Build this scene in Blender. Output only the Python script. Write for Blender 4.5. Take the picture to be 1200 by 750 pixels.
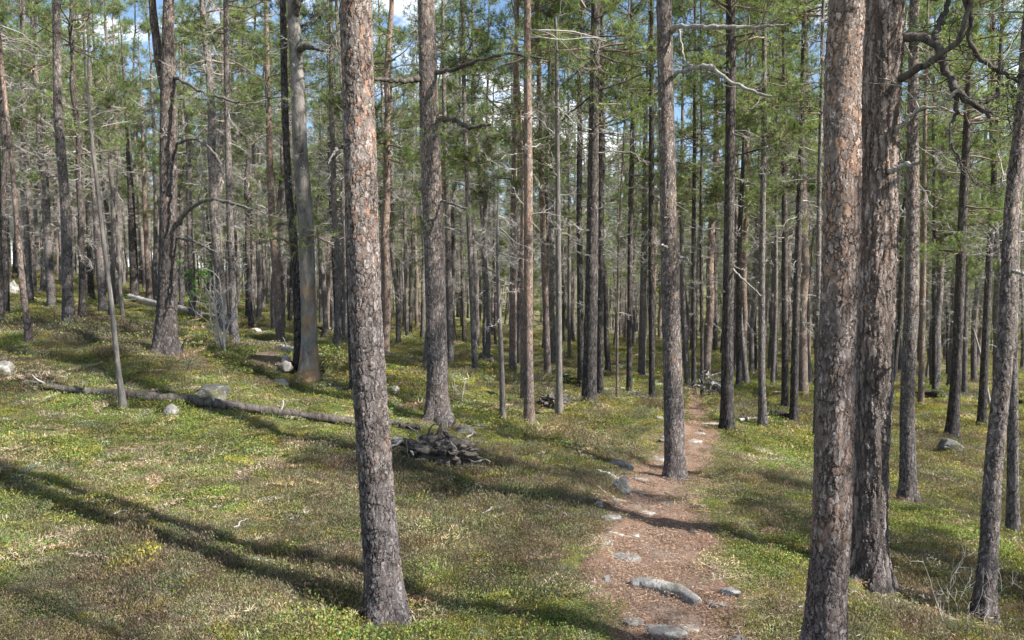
import bpy, math, random
import numpy as np
from mathutils import Vector, noise as mnoise
sc = bpy.context.scene
for o in list(bpy.data.objects): bpy.data.objects.remove(o)

# ------------------------------------------------------------------ camera
F = 950.0; TH = math.atan(50/950.); CZ = 1.75
cam_d = bpy.data.cameras.new('camera'); cam = bpy.data.objects.new('camera', cam_d)
sc.collection.objects.link(cam); sc.camera = cam
cam_d.sensor_width = 36; cam_d.lens = 36*F/1200; cam_d.clip_start = .05; cam_d.clip_end = 3000
cam.location = (0, 0, CZ); cam.rotation_euler = (math.pi/2-TH, 0, 0)
# ------------------------------------------------------------------ light
SUN_AZ = math.radians(112); SUN_EL = math.radians(43)
world = bpy.data.worlds.new('World'); sc.world = world; world.use_nodes = True
nt = world.node_tree; nt.nodes.clear()
out = nt.nodes.new('ShaderNodeOutputWorld'); bg = nt.nodes.new('ShaderNodeBackground')
sky = nt.nodes.new('ShaderNodeTexSky'); sky.sky_type = 'NISHITA'; sky.sun_disc = False
sky.sun_elevation = SUN_EL; sky.sun_rotation = SUN_AZ; sky.altitude = 600; sky.air_density = 1.0; sky.dust_density = .25; sky.ozone_density = 2.2
tc = nt.nodes.new('ShaderNodeTexCoord'); mp = nt.nodes.new('ShaderNodeMapping'); mp.inputs['Scale'].default_value = (1, 1, 2.6)
no = nt.nodes.new('ShaderNodeTexNoise'); no.inputs['Scale'].default_value = 3.1; no.inputs['Detail'].default_value = 8; no.inputs['Roughness'].default_value = .6
rp = nt.nodes.new('ShaderNodeValToRGB'); rp.color_ramp.elements[0].position = .52; rp.color_ramp.elements[1].position = .63
mx = nt.nodes.new('ShaderNodeMixRGB'); mx.inputs['Color2'].default_value = (12, 12.3, 12.8, 1)
nt.links.new(tc.outputs['Generated'], mp.inputs['Vector']); nt.links.new(mp.outputs[0], no.inputs['Vector'])
nt.links.new(no.outputs['Fac'], rp.inputs[0]); nt.links.new(rp.outputs[0], mx.inputs['Fac'])
nt.links.new(sky.outputs[0], mx.inputs['Color1']); nt.links.new(mx.outputs[0], bg.inputs['Color'])
bg.inputs['Strength'].default_value = .082; nt.links.new(bg.outputs[0], out.inputs[0])
sd = bpy.data.lights.new('sun', 'SUN'); sd.energy = 5.0; sd.angle = math.radians(.55); sd.color = (1, .95, .87)
sun = bpy.data.objects.new('sun', sd); sc.collection.objects.link(sun)
sv = Vector((math.sin(SUN_AZ)*math.cos(SUN_EL), math.cos(SUN_AZ)*math.cos(SUN_EL), math.sin(SUN_EL)))
sun.rotation_euler = sv.to_track_quat('Z', 'Y').to_euler(); sun.location = (12, -8, 20)
vs = sc.view_settings; vs.view_transform = 'Standard'; vs.look = 'None'; vs.gamma = 1; vs.exposure = 1.33; vs.use_curve_mapping = False
sc.render.engine = 'CYCLES'
sc.cycles.max_bounces = 4; sc.cycles.diffuse_bounces = 2; sc.cycles.transmission_bounces = 2

# ------------------------------------------------------------------ numeric helpers
def vnoise(x, y, seed=0):
    x = np.asarray(x, float); y = np.asarray(y, float)
    xi = np.floor(x).astype(np.int64); yi = np.floor(y).astype(np.int64); fx = x-xi; fy = y-yi
    fx = fx*fx*(3-2*fx); fy = fy*fy*(3-2*fy)
    def h(a, b):
        n = (a*374761393+b*668265263+seed*1442695041) & 0xffffffff
        n = ((n ^ (n >> 13))*1274126177) & 0xffffffff
        return ((n ^ (n >> 16)) & 0xffff)/65535.0
    return (h(xi, yi)*(1-fx)+h(xi+1, yi)*fx)*(1-fy)+(h(xi, yi+1)*(1-fx)+h(xi+1, yi+1)*fx)*fy
def fbm(x, y, s, seed=0, o=4):
    r = 0; a = 1; t = 0
    for k in range(o):
        r = r+a*vnoise(np.asarray(x)*s*2**k+17.3*k, np.asarray(y)*s*2**k-9.1*k, seed+k); t += a; a *= .5
    return r/t
def pdir(px, py):
    cx = (px-600)/F; cy = (375-py)/F
    return np.array([cx, math.cos(TH)+cy*math.sin(TH), -math.sin(TH)+cy*math.cos(TH)])
def at(px, py, d):
    v = pdir(px, py); return np.array([0, 0, CZ])+v*(d/v[1])
def project(p):
    yc = p[1]*math.cos(TH)-(p[2]-CZ)*math.sin(TH); zc = (p[2]-CZ)*math.cos(TH)+p[1]*math.sin(TH)
    return 600+F*p[0]/yc, 375-F*zc/yc
# terrain: a thin-plate sheet through surveyed points
CT = [(455,735,4.3),(968,800,3.7),(1018,690,4.9),(791,565,8.2),(513,495,8.6),(193,415,9.5),(361,445,10),(81,388,15),
(143,483,7.6),(10,748,3.5),(0,545,5.6),(620,499,10.5),(690,477,12.5),(852,505,12.5),(894,502,13),(1065,590,9.5),(1155,750,5.2),
(1187,630,7.3),(1115,515,14),(1120,470,20),(815,465,18),(717,430,26),(600,400,38),(600,378,70),(250,362,34),(400,383,36),(20,320,36),
(1120,440,32),(900,440,28),(1150,410,60),(900,402,60),(200,338,70),(740,740,3.9),(840,740,4.1),(760,650,5.3),(300,600,5.7),(620,620,5.9),(950,620,6.2)]
TP = np.array([at(*c) for c in CT]+[np.array(q, float) for q in [(0,0,0),(-3,0,.45),(3,0,-.35),(0,-6,.2),(-14,0,1.6),(14,2,-1.4),(-40,10,3.),(40,20,-2.5),(-80,80,4),(80,80,-2.5),(0,140,-1),(-120,160,4),(120,160,-1),(0,-40,.5),(-60,-40,3),(60,-40,-3)]])
def U(r2): return np.where(r2 > 1e-12, r2*np.log(r2+1e-12), 0)*.5
nT = len(TP); A_ = np.zeros((nT+3, nT+3)); A_[:nT, :nT] = U(((TP[:, None, :2]-TP[None, :, :2])**2).sum(-1))+np.eye(nT)*1.5
A_[:nT, nT] = 1; A_[:nT, nT+1:] = TP[:, :2]; A_[nT, :nT] = 1; A_[nT+1:, :nT] = TP[:, :2].T
WT = np.linalg.solve(A_, np.r_[TP[:, 2], 0, 0, 0])
def base_h(x, y):
    s = WT[nT]+WT[nT+1]*x+WT[nT+2]*y
    for i in range(nT): s = s+WT[i]*U((x-TP[i, 0])**2+(y-TP[i, 1])**2)
    return s
PATH_PX = [(800,800,125),(790,750,105),(778,700,86),(775,650,70),(766,600,58),(768,565,50),(800,535,38),(816,505,24),(816,485,17),(815,465,13),(800,450,9),(745,437,9),(718,430,8),(712,420,6)]
def ray0(px, py):
    ds = np.linspace(1.5, 120, 2400); v = pdir(px, py); X = v[0]/v[1]*ds; Z = CZ+v[2]/v[1]*ds
    g = np.where(base_h(X, ds) >= Z)[0]; d = ds[g[0]] if len(g) else 90.
    return np.array([v[0]/v[1]*d, d])
PC = np.array([ray0(a, b) for a, b, c in PATH_PX]); PW = np.array([c/F*p[1] for (a, b, c), p in zip(PATH_PX, PC)])
PW = np.minimum(PW, 1.0); PC = np.vstack([PC[0]+(PC[0]-PC[1])*3, PC]); PW = np.r_[PW[0], PW]
def path_mask(x, y):            # >0 on the path, 1 on its middle line
    best = np.full(np.shape(x), -9.)
    for a, b, wa, wb in zip(PC[:-1], PC[1:], PW[:-1], PW[1:]):
        d = b-a; t = np.clip(((x-a[0])*d[0]+(y-a[1])*d[1])/(d@d), 0, 1)
        w = wa+(wb-wa)*t; dist = np.hypot(x-a[0]-t*d[0], y-a[1]-t*d[1])
        best = np.maximum(best, 1-dist/w)
    return best+(fbm(x, y, 2.2, 77)-.5)*.9
def height(x, y):
    x = np.asarray(x, float); y = np.asarray(y, float); m = np.clip(path_mask(x, y), 0, 1)
    far = np.clip(y/14, 0, 1)
    hum = (fbm(x, y, .75, 3, 3)-.5)*(.22+.25*far)+(fbm(x, y, 3.3, 9, 3)-.5)*.07
    return base_h(x, y)+hum*(1-.6*m)-.05*np.clip(m*3, 0, 1)
def hz(x, y): return float(height(np.array([x]), np.array([y]))[0])
def ray(px, py):
    v = pdir(px, py)
    ds = np.r_[np.arange(1.5, 40, .03), np.arange(40, 130, .2)]
    X = v[0]/v[1]*ds; Z = CZ+v[2]/v[1]*ds; g = np.where(height(X, ds) >= Z)[0]
    d = ds[g[0]] if len(g) else 90.
    return np.array([v[0]/v[1]*d, d, hz(v[0]/v[1]*d, d)])

# ------------------------------------------------------------------ mesh builders
class Geo:
    """arrays of verts, quads and tris with material indices and a tint per vertex"""
    def __init__(s): s.V = []; s.Q = []; s.T = []; s.C = []; s.n = 0
    def add(s, V, Q=None, T=None, m=0, c=None, smooth=True):
        V = np.asarray(V, float).reshape(-1, 3)
        if Q is not None and len(Q): s.Q.append((np.asarray(Q)+s.n, m, smooth))
        if T is not None and len(T): s.T.append((np.asarray(T)+s.n, m, smooth))
        if c is None: c = np.ones((len(V), 3))*.5
        c = np.asarray(c, float)
        if c.ndim == 1: c = np.tile(c, (len(V), 1))
        s.V.append(V); s.C.append(c); s.n += len(V)
    def merge(s, g, m):
        off = s.n
        for V, c in zip(g.V, g.C): s.V.append(V); s.C.append(c); s.n += len(V)
        for a, mm, sm in g.Q: s.Q.append((a+off, m+mm, sm))
        for a, mm, sm in g.T: s.T.append((a+off, m+mm, sm))
    def mesh(s, name, mats):
        me = bpy.data.meshes.new(name); V = np.concatenate(s.V)
        me.vertices.add(len(V)); me.vertices.foreach_set('co', V.ravel())
        L = []; st = []; mi = []; sm = []; k = 0
        for a, m, f in s.Q: L.append(a.ravel()); st.append(k+4*np.arange(len(a))); k += a.size; mi.append(np.full(len(a), m)); sm.append(np.full(len(a), f))
        for a, m, f in s.T: L.append(a.ravel()); st.append(k+3*np.arange(len(a))); k += a.size; mi.append(np.full(len(a), m)); sm.append(np.full(len(a), f))
        L = np.concatenate(L).astype(np.int32); st = np.concatenate(st).astype(np.int32)
        me.loops.add(len(L)); me.loops.foreach_set('vertex_index', L)
        me.polygons.add(len(st)); me.polygons.foreach_set('loop_start', st)
        me.polygons.foreach_set('material_index', np.concatenate(mi).astype(np.int32))
        me.polygons.foreach_set('use_smooth', np.concatenate(sm).astype(bool))
        for m in mats: me.materials.append(m)
        at_ = me.attributes.new('tint', 'FLOAT_COLOR', 'POINT'); C = np.concatenate(s.C)
        at_.data.foreach_set('color', np.c_[C, np.ones(len(C))].astype(np.float32).ravel())
        me.update(calc_edges=True); return me
def tubes(P, R, S=4, wob=0, rng=None):
    """P (N,K,3), R (N,K) -> verts, quads of N tubes of K rings"""
    N, K, _ = P.shape
    T = np.empty_like(P); T[:, 1:-1] = P[:, 2:]-P[:, :-2]; T[:, 0] = P[:, 1]-P[:, 0]; T[:, -1] = P[:, -1]-P[:, -2]
    T /= np.linalg.norm(T, axis=2, keepdims=True)+1e-9
    ref = np.where((np.abs((P[:, -1]-P[:, 0])[:, 2]) > .8*np.linalg.norm(P[:, -1]-P[:, 0], axis=1))[:, None], np.array([1., .02, 0]), np.array([.02, .01, 1.]))
    A = np.cross(T, ref[:, None, :]); A /= np.linalg.norm(A, axis=2, keepdims=True)+1e-9
    B = np.cross(T, A); an = np.linspace(0, 2*np.pi, S, endpoint=False)
    rr = R[:, :, None]*np.ones(S)
    if wob: rr = rr*(1+wob*rng.uniform(-1, 1, rr.shape))
    V = P[:, :, None, :]+rr[..., None]*(np.cos(an)[None, None, :, None]*A[:, :, None, :]+np.sin(an)[None, None, :, None]*B[:, :, None, :])
    i = np.arange(N)[:, None, None]*K*S; k = np.arange(K-1)[None, :, None]*S; s = np.arange(S)[None, None, :]; s2 = (s+1) % S
    Q = np.stack(np.broadcast_arrays(i+k+s, i+k+s2, i+k+S+s2, i+k+S+s), -1).reshape(-1, 4)
    return V.reshape(-1, 3), Q
def unit(v): return v/(np.linalg.norm(v, axis=-1, keepdims=True)+1e-9)
def grow(P0, D0, L, K, wob, grav, rng):
    N = len(P0); P = np.empty((N, K, 3)); P[:, 0] = P0; D = unit(D0)
    for k in range(1, K):
        D = unit(D+rng.normal(0, wob, (N, 3))+np.array([0, 0, 1])*np.asarray(grav).reshape(-1, 1)); P[:, k] = P[:, k-1]+D*(np.asarray(L)/(K-1)).reshape(-1, 1)
    return P
def children(P, n, t0, t1, rng, side=.9, up=0.):
    """n starting points on each polyline, with outward directions"""
    N, K, _ = P.shape; t = np.sort(rng.uniform(t0, t1, (N, n)), 1)*(K-1); k = np.minimum(t.astype(int), K-2); f = (t-k)[..., None]
    idx = np.arange(N)[:, None]; a = P[idx, k]; b = P[idx, k+1]; p = a*(1-f)+b*f; d = unit(b-a)
    q = unit(np.cross(d, rng.normal(0, 1, (N, n, 3))*np.array([.45, .45, 1])))
    q *= np.where(np.arange(n) % 2, 1, -1)[None, :, None]*np.sign(q[..., :1]*1+1e-6) if False else 1
    dd = unit(d*.75+q*side+np.array([0, 0, up]))
    return p.reshape(-1, 3), dd.reshape(-1, 3), (t/(K-1)).reshape(-1)
def link(name, me, parent=None, loc=None):
    o = bpy.data.objects.new(name, me); sc.collection.objects.link(o)
    if parent: o.parent = parent
    if loc is not None: o.location = loc
    return o
def tag(o, label=None, cat=None, group=None, kind=None):
    for k, v in (('label', label), ('category', cat), ('group', group), ('kind', kind)):
        if v: o[k] = v
    return o
def empty(name, loc, label, cat, group=None):
    o = bpy.data.objects.new(name, None); sc.collection.objects.link(o); o.location = loc; o.empty_display_size = .3
    return tag(o, label, cat, group)

# ------------------------------------------------------------------ materials
def mat(name):
    m = bpy.data.materials.new(name); m.use_nodes = True; n = m.node_tree
    return m, n, n.nodes['Principled BSDF'], n.nodes['Material Output']
def N(n, t, **kw):
    x = n.nodes.new(t)
    for k, v in kw.items():
        if k in x.inputs: x.inputs[k].default_value = v
        else: setattr(x, k, v)
    return x
def lk(n, a, b): n.links.new(a, b)
def ramp(n, fac, stops):
    r = n.nodes.new('ShaderNodeValToRGB'); e = r.color_ramp.elements
    while len(e) < len(stops): e.new(.5)
    for q, (p, c) in zip(e, stops): q.position = p; q.color = (*c, 1) if len(c) == 3 else c
    lk(n, fac, r.inputs[0]); return r.outputs[0]
def math_(n, op, a, b=None, c=None, clamp=False):
    x = n.nodes.new('ShaderNodeMath'); x.operation = op; x.use_clamp = clamp
    for i, v in enumerate((a, b, c)):
        if v is None: continue
        if isinstance(v, (int, float)): x.inputs[i].default_value = v
        else: lk(n, v, x.inputs[i])
    return x.outputs[0]
def mixc(n, f, a, b, mode='MIX'):
    x = n.nodes.new('ShaderNodeMixRGB'); x.blend_type = mode
    for i, v in zip(('Fac', 'Color1', 'Color2'), (f, a, b)):
        if isinstance(v, (int, float)): x.inputs[i].default_value = v
        elif isinstance(v, tuple): x.inputs[i].default_value = (*v, 1) if len(v) == 3 else v
        else: lk(n, v, x.inputs[i])
    return x.outputs[0]
def bark(name, plate, dark, orange, o_amt, scale, zs, disp, true_disp=False, light=.5, furrow=0.):
    m, n, b, o = mat(name)
    tc = N(n, 'ShaderNodeTexCoord'); oi = N(n, 'ShaderNodeObjectInfo')
    cmb = n.nodes.new('ShaderNodeCombineXYZ')
    for i in range(3): lk(n, oi.outputs['Random'], cmb.inputs[i])
    off = n.nodes.new('ShaderNodeVectorMath'); off.operation = 'MULTIPLY_ADD'; off.inputs[1].default_value = (7, 7, 7); lk(n, cmb.outputs[0], off.inputs[0]); lk(n, tc.outputs['Object'], off.inputs[2])
    ad = off
    def noise(vec, s, d=4., r=.6, dist=0.):
        x = N(n, 'ShaderNodeTexNoise', Scale=s, Detail=d, Roughness=r, Distortion=dist); lk(n, vec, x.inputs['Vector']); return x
    nz = noise(ad.outputs[0], 16., 5., .65)
    dn = n.nodes.new('ShaderNodeVectorMath'); dn.operation = 'MULTIPLY_ADD'; lk(n, nz.outputs['Color'], dn.inputs[0]); dn.inputs[1].default_value = (.06, .06, .16); lk(n, ad.outputs[0], dn.inputs[2])
    mpn = N(n, 'ShaderNodeMapping'); mpn.inputs['Scale'].default_value = (1, 1, zs); lk(n, dn.outputs[0], mpn.inputs['Vector'])
    mpz = N(n, 'ShaderNodeMapping'); mpz.inputs['Scale'].default_value = (1, 1, zs*.8); lk(n, ad.outputs[0], mpz.inputs['Vector'])
    v1 = N(n, 'ShaderNodeTexVoronoi', Scale=scale, feature='DISTANCE_TO_EDGE'); lk(n, mpn.outputs[0], v1.inputs['Vector'])
    vc = N(n, 'ShaderNodeTexVoronoi', Scale=scale); lk(n, mpn.outputs[0], vc.inputs['Vector'])
    v2 = N(n, 'ShaderNodeTexVoronoi', Scale=scale*2.1); lk(n, mpn.outputs[0], v2.inputs['Vector'])
    fine = noise(mpn.outputs[0], 95., 5., .7).outputs['Fac']; big = noise(ad.outputs[0], 1.9, 4., .6).outputs['Fac']
    led = noise(mpz.outputs[0], scale*.55, 6., .68, .4).outputs['Fac']        # ledges: flakes lying over each other
    lev = math_(n, 'SNAP', math_(n, 'MULTIPLY', led, 3.2), .22)
    fr = math_(n, 'SUBTRACT', math_(n, 'MULTIPLY', led, 3.2), lev)            # 0 at the lower edge of each ledge
    edge = math_(n, 'MULTIPLY', fr, 11., clamp=True)
    brk = math_(n, 'MULTIPLY_ADD', noise(ad.outputs[0], 11., 4., .7).outputs['Fac'], 5.5, -2.1, clamp=True)   # cracks only here and there
    crack = math_(n, 'MULTIPLY', v1.outputs['Distance'], 9., clamp=True)
    crack = math_(n, 'MAXIMUM', crack, math_(n, 'SUBTRACT', 1., brk))
    if furrow:
        fz = N(n, 'ShaderNodeMapping'); fz.inputs['Scale'].default_value = (1, 1, .13); lk(n, dn.outputs[0], fz.inputs['Vector'])
        fu = math_(n, 'ABSOLUTE', math_(n, 'SUBTRACT', noise(fz.outputs[0], 13., 3., .55, .3).outputs['Fac'], .5))
        fu = math_(n, 'MULTIPLY', fu, 13., clamp=True); crack = math_(n, 'MULTIPLY', crack, math_(n, 'MAXIMUM', fu, 1-furrow))
    s1 = N(n, 'ShaderNodeSeparateColor'); lk(n, vc.outputs['Color'], s1.inputs[0])
    s2 = N(n, 'ShaderNodeSeparateColor'); lk(n, v2.outputs['Color'], s2.inputs[0])
    c = mixc(n, fine, tuple(x*.5 for x in plate), tuple(min(1, x*1.5) for x in plate))
    c = mixc(n, math_(n, 'MULTIPLY', s2.outputs[2], .5), c, tuple(x*.6 for x in plate))
    flk = math_(n, 'MULTIPLY', math_(n, 'SUBTRACT', s2.outputs[1], .66), 3.2, clamp=True)
    c = mixc(n, math_(n, 'MULTIPLY', flk, light), c, tuple(min(1, .20+x*1.6) for x in plate))
    og = math_(n, 'MULTIPLY', math_(n, 'SUBTRACT', math_(n, 'ADD', s1.outputs[0], math_(n, 'MULTIPLY', s2.outputs[0], .6)), 1.6-o_amt), 5., clamp=True)
    sz = N(n, 'ShaderNodeSeparateXYZ'); lk(n, tc.outputs['Object'], sz.inputs[0])
    og = math_(n, 'MULTIPLY', og, math_(n, 'ADD', math_(n, 'MULTIPLY_ADD', big, 4., -1.75), math_(n, 'MULTIPLY', sz.outputs[2], .14), clamp=True))
    c = mixc(n, math_(n, 'MULTIPLY', og, math_(n, 'MULTIPLY_ADD', fine, .8, .35, clamp=True)), c, orange)
    c = mixc(n, math_(n, 'MULTIPLY', math_(n, 'SUBTRACT', 1., edge), .55), c, tuple(x*1.6 for x in dark))
    c = mixc(n, math_(n, 'MULTIPLY', math_(n, 'SUBTRACT', 1., crack), .9), c, dark)
    c = mixc(n, math_(n, 'MULTIPLY_ADD', oi.outputs['Random'], .35, 0.), c, mixc(n, 1., c, (.62, .6, .6), 'MULTIPLY'))
    wn = math_(n, 'ADD', math_(n, 'MULTIPLY', sz.outputs[2], .36), math_(n, 'MULTIPLY_ADD', big, 1.6, -.8), clamp=True)   # thick grey bark below, thin warm bark above
    c = mixc(n, wn, mixc(n, 1., c, (.60, .60, .63), 'MULTIPLY'), mixc(n, 1., c, (1.1, 1.03, .98), 'MULTIPLY'))
    lk(n, c, b.inputs['Base Color']); b.inputs['Roughness'].default_value = .95; b.inputs['Specular IOR Level'].default_value = .12
    h = math_(n, 'ADD', math_(n, 'MULTIPLY', crack, .55), math_(n, 'ADD', math_(n, 'MULTIPLY', s2.outputs[0], .25), math_(n, 'ADD', math_(n, 'MULTIPLY', lev, .42), math_(n, 'MULTIPLY', fine, .35))))
    if true_disp:
        ds = N(n, 'ShaderNodeDisplacement', Midlevel=1.35, Scale=disp); lk(n, h, ds.inputs['Height']); lk(n, ds.outputs[0], o.inputs['Displacement'])
        m.displacement_method = 'BOTH'
    else:
        bp = N(n, 'ShaderNodeBump', Strength=1., Distance=disp*1.6); lk(n, h, bp.inputs['Height']); lk(n, bp.outputs[0], b.inputs['Normal'])
    return m
GREYBARK = (.215, .185, .17); DK = (.035, .027, .024)
M_bark = bark('grey_pine_bark', (.25, .232, .222), (.028, .023, .021), (.32, .215, .16), .35, 34., .30, .012)
M_bark_o = bark('orange_pine_bark', (.285, .235, .205), (.08, .055, .045), (.38, .25, .18), .7, 34., .34, .008)
M_bark_dk = bark('dark_pine_bark', (.118, .107, .102), (.022, .019, .017), (.22, .15, .11), .2, 30., .26, .014)
M_near_flaky = bark('flaky_pine_bark', (.225, .20, .188), (.024, .02, .018), (.46, .25, .15), .55, 42., .42, .016, True, .7)
M_near_pink = bark('pinkish_pine_bark', (.235, .20, .182), (.04, .03, .026), (.40, .26, .185), .75, 42., .38, .013, True, .8)
M_near_fiss = bark('furrowed_pine_bark', (.33, .285, .26), (.04, .033, .029), (.34, .22, .16), .4, 22., .18, .026, True, .5, .78)
M_near_shaded = bark('shaded_scaly_bark', (.135, .118, .11), (.024, .02, .018), (.29, .19, .13), .4, 36., .32, .014, True, .5)  # darker copy of the scaly bark; the forked pine's shade is in its colour
M_near_mid = bark('scaly_pine_bark', (.205, .183, .172), (.026, .022, .02), (.37, .25, .175), .48, 40., .36, .013, True, .75)
def wood(name, c1, c2, zs=.12, sc_=30., bump=.006, extra=None):
    m, n, b, o = mat(name); tc = N(n, 'ShaderNodeTexCoord'); mpn = N(n, 'ShaderNodeMapping'); mpn.inputs['Scale'].default_value = (1, 1, zs)
    lk(n, tc.outputs['Object'], mpn.inputs['Vector'])
    a = N(n, 'ShaderNodeTexNoise', Scale=sc_, Detail=6., Roughness=.65, Distortion=.6); lk(n, mpn.outputs[0], a.inputs['Vector'])
    c = ramp(n, a.outputs['Fac'], [(.3, c1), (.68, c2)])
    if extra:
        e = N(n, 'ShaderNodeTexNoise', Scale=3.2, Detail=2.); lk(n, tc.outputs['Object'], e.inputs['Vector'])
        sz = N(n, 'ShaderNodeSeparateXYZ'); lk(n, tc.outputs['Object'], sz.inputs[0])
        c = mixc(n, math_(n, 'MULTIPLY', math_(n, 'SUBTRACT', math_(n, 'SUBTRACT', e.outputs['Fac'], math_(n, 'MULTIPLY', sz.outputs[2], .11)), .40), 6., clamp=True), c, extra)
    lk(n, c, b.inputs['Base Color']); b.inputs['Roughness'].default_value = .9; b.inputs['Specular IOR Level'].default_value = .15
    bp = N(n, 'ShaderNodeBump', Strength=1., Distance=bump); lk(n, a.outputs['Fac'], bp.inputs['Height']); lk(n, bp.outputs[0], b.inputs['Normal'])
    return m
M_silver = wood('weathered_grey_wood', (.13, .12, .11), (.42, .395, .36))
M_barkless = wood('bare_trunk_wood', (.045, .04, .037), (.29, .265, .24), .42, 10., .035, (.32, .21, .125))
M_snag = wood('dead_trunk_wood', (.06, .054, .05), (.20, .182, .168), .25, 34., .012)
M_darkwood = wood('rotten_dark_wood', (.025, .021, .018), (.16, .14, .125), .25, 20., .03)
M_black = wood('charred_wood', (.008, .008, .008), (.05, .045, .042), .2, 18., .02)
def twigmat(name, a, b_):
    m, n, b, o = mat(name); oi = N(n, 'ShaderNodeAttribute', attribute_name='tint'); s = N(n, 'ShaderNodeSeparateColor'); lk(n, oi.outputs['Color'], s.inputs[0])
    lk(n, mixc(n, s.outputs[0], a, b_), b.inputs['Base Color']); b.inputs['Roughness'].default_value = .9; b.inputs['Specular IOR Level'].default_value = .1; return m
M_twig = twigmat('bare_twig', (.16, .145, .13), (.5, .47, .44))
M_limb = twigmat('live_limb', (.10, .075, .06), (.30, .24, .20))
def leafmat(name, trans, inst=False, gain=1.):
    m, n, b, o = mat(name); a = N(n, 'ShaderNodeAttribute', attribute_name='tint'); c = a.outputs['Color']
    if inst:
        a2 = N(n, 'ShaderNodeAttribute', attribute_name='itint', attribute_type='INSTANCER'); c = mixc(n, 1., c, a2.outputs['Color'], 'MULTIPLY')
    b.inputs['Roughness'].default_value = .6; b.inputs['Specular IOR Level'].default_value = .2; lk(n, c, b.inputs['Base Color'])
    tr = N(n, 'ShaderNodeBsdfTranslucent'); lk(n, mixc(n, 1., c, (1.25, 1.25, .75), 'MULTIPLY'), tr.inputs['Color'])
    mxs = N(n, 'ShaderNodeMixShader'); mxs.inputs[0].default_value = trans; lk(n, b.outputs[0], mxs.inputs[1]); lk(n, tr.outputs[0], mxs.inputs[2]); lk(n, mxs.outputs[0], o.inputs['Surface'])
    return m
M_needle = leafmat('pine_needles', .48)
M_leaf = leafmat('birch_leaves', .4)
M_cover = leafmat('dwarf_shrub_leaves', .3, True)
def groundmat():
    m, n, b, o = mat('mossy_heath'); tc = N(n, 'ShaderNodeTexCoord')
    def nz(s, d=5., r=.6):
        x = N(n, 'ShaderNodeTexNoise', Scale=s, Detail=d, Roughness=r); lk(n, tc.outputs['Object'], x.inputs['Vector']); return x.outputs['Fac']
    a = ramp(n, nz(28., 6., .75), [(.32, (.045, .055, .018)), (.5, (.115, .13, .045)), (.66, (.24, .22, .105))])
    br = ramp(n, nz(40., 6., .75), [(.3, (.05, .035, .024)), (.5, (.15, .11, .075)), (.7, (.36, .30, .22))])
    c = mixc(n, ramp(n, nz(.9, 5.), [(.47, (0, 0, 0)), (.6, (1, 1, 1))]), a, br)
    c = mixc(n, ramp(n, nz(2.3, 4.), [(.56, (0, 0, 0)), (.66, (.8, .8, .8))]), c, (.20, .205, .05))
    lk(n, c, b.inputs['Base Color']); b.inputs['Roughness'].default_value = .97; b.inputs['Specular IOR Level'].default_value = .1
    bp = N(n, 'ShaderNodeBump', Strength=1., Distance=.03); lk(n, nz(45., 6., .8), bp.inputs['Height']); lk(n, bp.outputs[0], b.inputs['Normal']); return m
def pathmat():
    m, n, b, o = mat('trodden_needle_soil'); tc = N(n, 'ShaderNodeTexCoord')
    def nz(s, d=5., r=.6, off=0):
        x = N(n, 'ShaderNodeTexNoise', Scale=s, Detail=d, Roughness=r); mpn = N(n, 'ShaderNodeMapping'); mpn.inputs['Location'].default_value = (off, off, 0); lk(n, tc.outputs['Object'], mpn.inputs[0]); lk(n, mpn.outputs[0], x.inputs['Vector']); return x.outputs['Fac']
    c = ramp(n, nz(60., 6., .8), [(.32, (.055, .03, .02)), (.5, (.19, .115, .08)), (.68, (.38, .27, .205))])
    c = mixc(n, ramp(n, nz(2.6, 6., .7, 5), [(.44, (0, 0, 0)), (.62, (.7, .7, .7))]), c, ramp(n, nz(35., 5., .7, 9), [(.3, (.11, .085, .07)), (.7, (.32, .27, .23))]))
    lk(n, c, b.inputs['Base Color']); b.inputs['Roughness'].default_value = .97; b.inputs['Specular IOR Level'].default_value = .1
    bp = N(n, 'ShaderNodeBump', Strength=1., Distance=.02); lk(n, nz(70., 6., .8), bp.inputs['Height']); lk(n, bp.outputs[0], b.inputs['Normal']); return m
def rockmat(name, c1, c2, lich, moss=.5):
    m, n, b, o = mat(name); tc = N(n, 'ShaderNodeTexCoord')
    def nz(s, d=5., r=.6):
        x = N(n, 'ShaderNodeTexNoise', Scale=s, Detail=d, Roughness=r); lk(n, tc.outputs['Object'], x.inputs['Vector']); return x.outputs['Fac']
    c = ramp(n, nz(14., 7., .7), [(.3, c1), (.7, c2)])
    c = mixc(n, ramp(n, nz(7., 5., .7), [(.55, (0, 0, 0)), (.6, (1, 1, 1))]), c, lich)
    c = mixc(n, ramp(n, nz(3., 5., .6), [(moss, (0, 0, 0)), (moss+.1, (1, 1, 1))]), c, (.075, .075, .032))
    lk(n, c, b.inputs['Base Color']); b.inputs['Roughness'].default_value = .9
    bp = N(n, 'ShaderNodeBump', Strength=1., Distance=.03); lk(n, nz(22., 8., .75), bp.inputs['Height']); lk(n, bp.outputs[0], b.inputs['Normal']); return m
M_ground = groundmat(); M_path = pathmat()
M_rock = rockmat('grey_stone', (.11, .105, .10), (.27, .26, .245), (.36, .35, .32), .58)
M_rock_m = rockmat('mossy_stone', (.055, .052, .048), (.13, .125, .118), (.22, .22, .20), .52)
M_rock_p = rockmat('pale_stone', (.20, .19, .175), (.40, .38, .355), (.48, .46, .43), .6)

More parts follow.
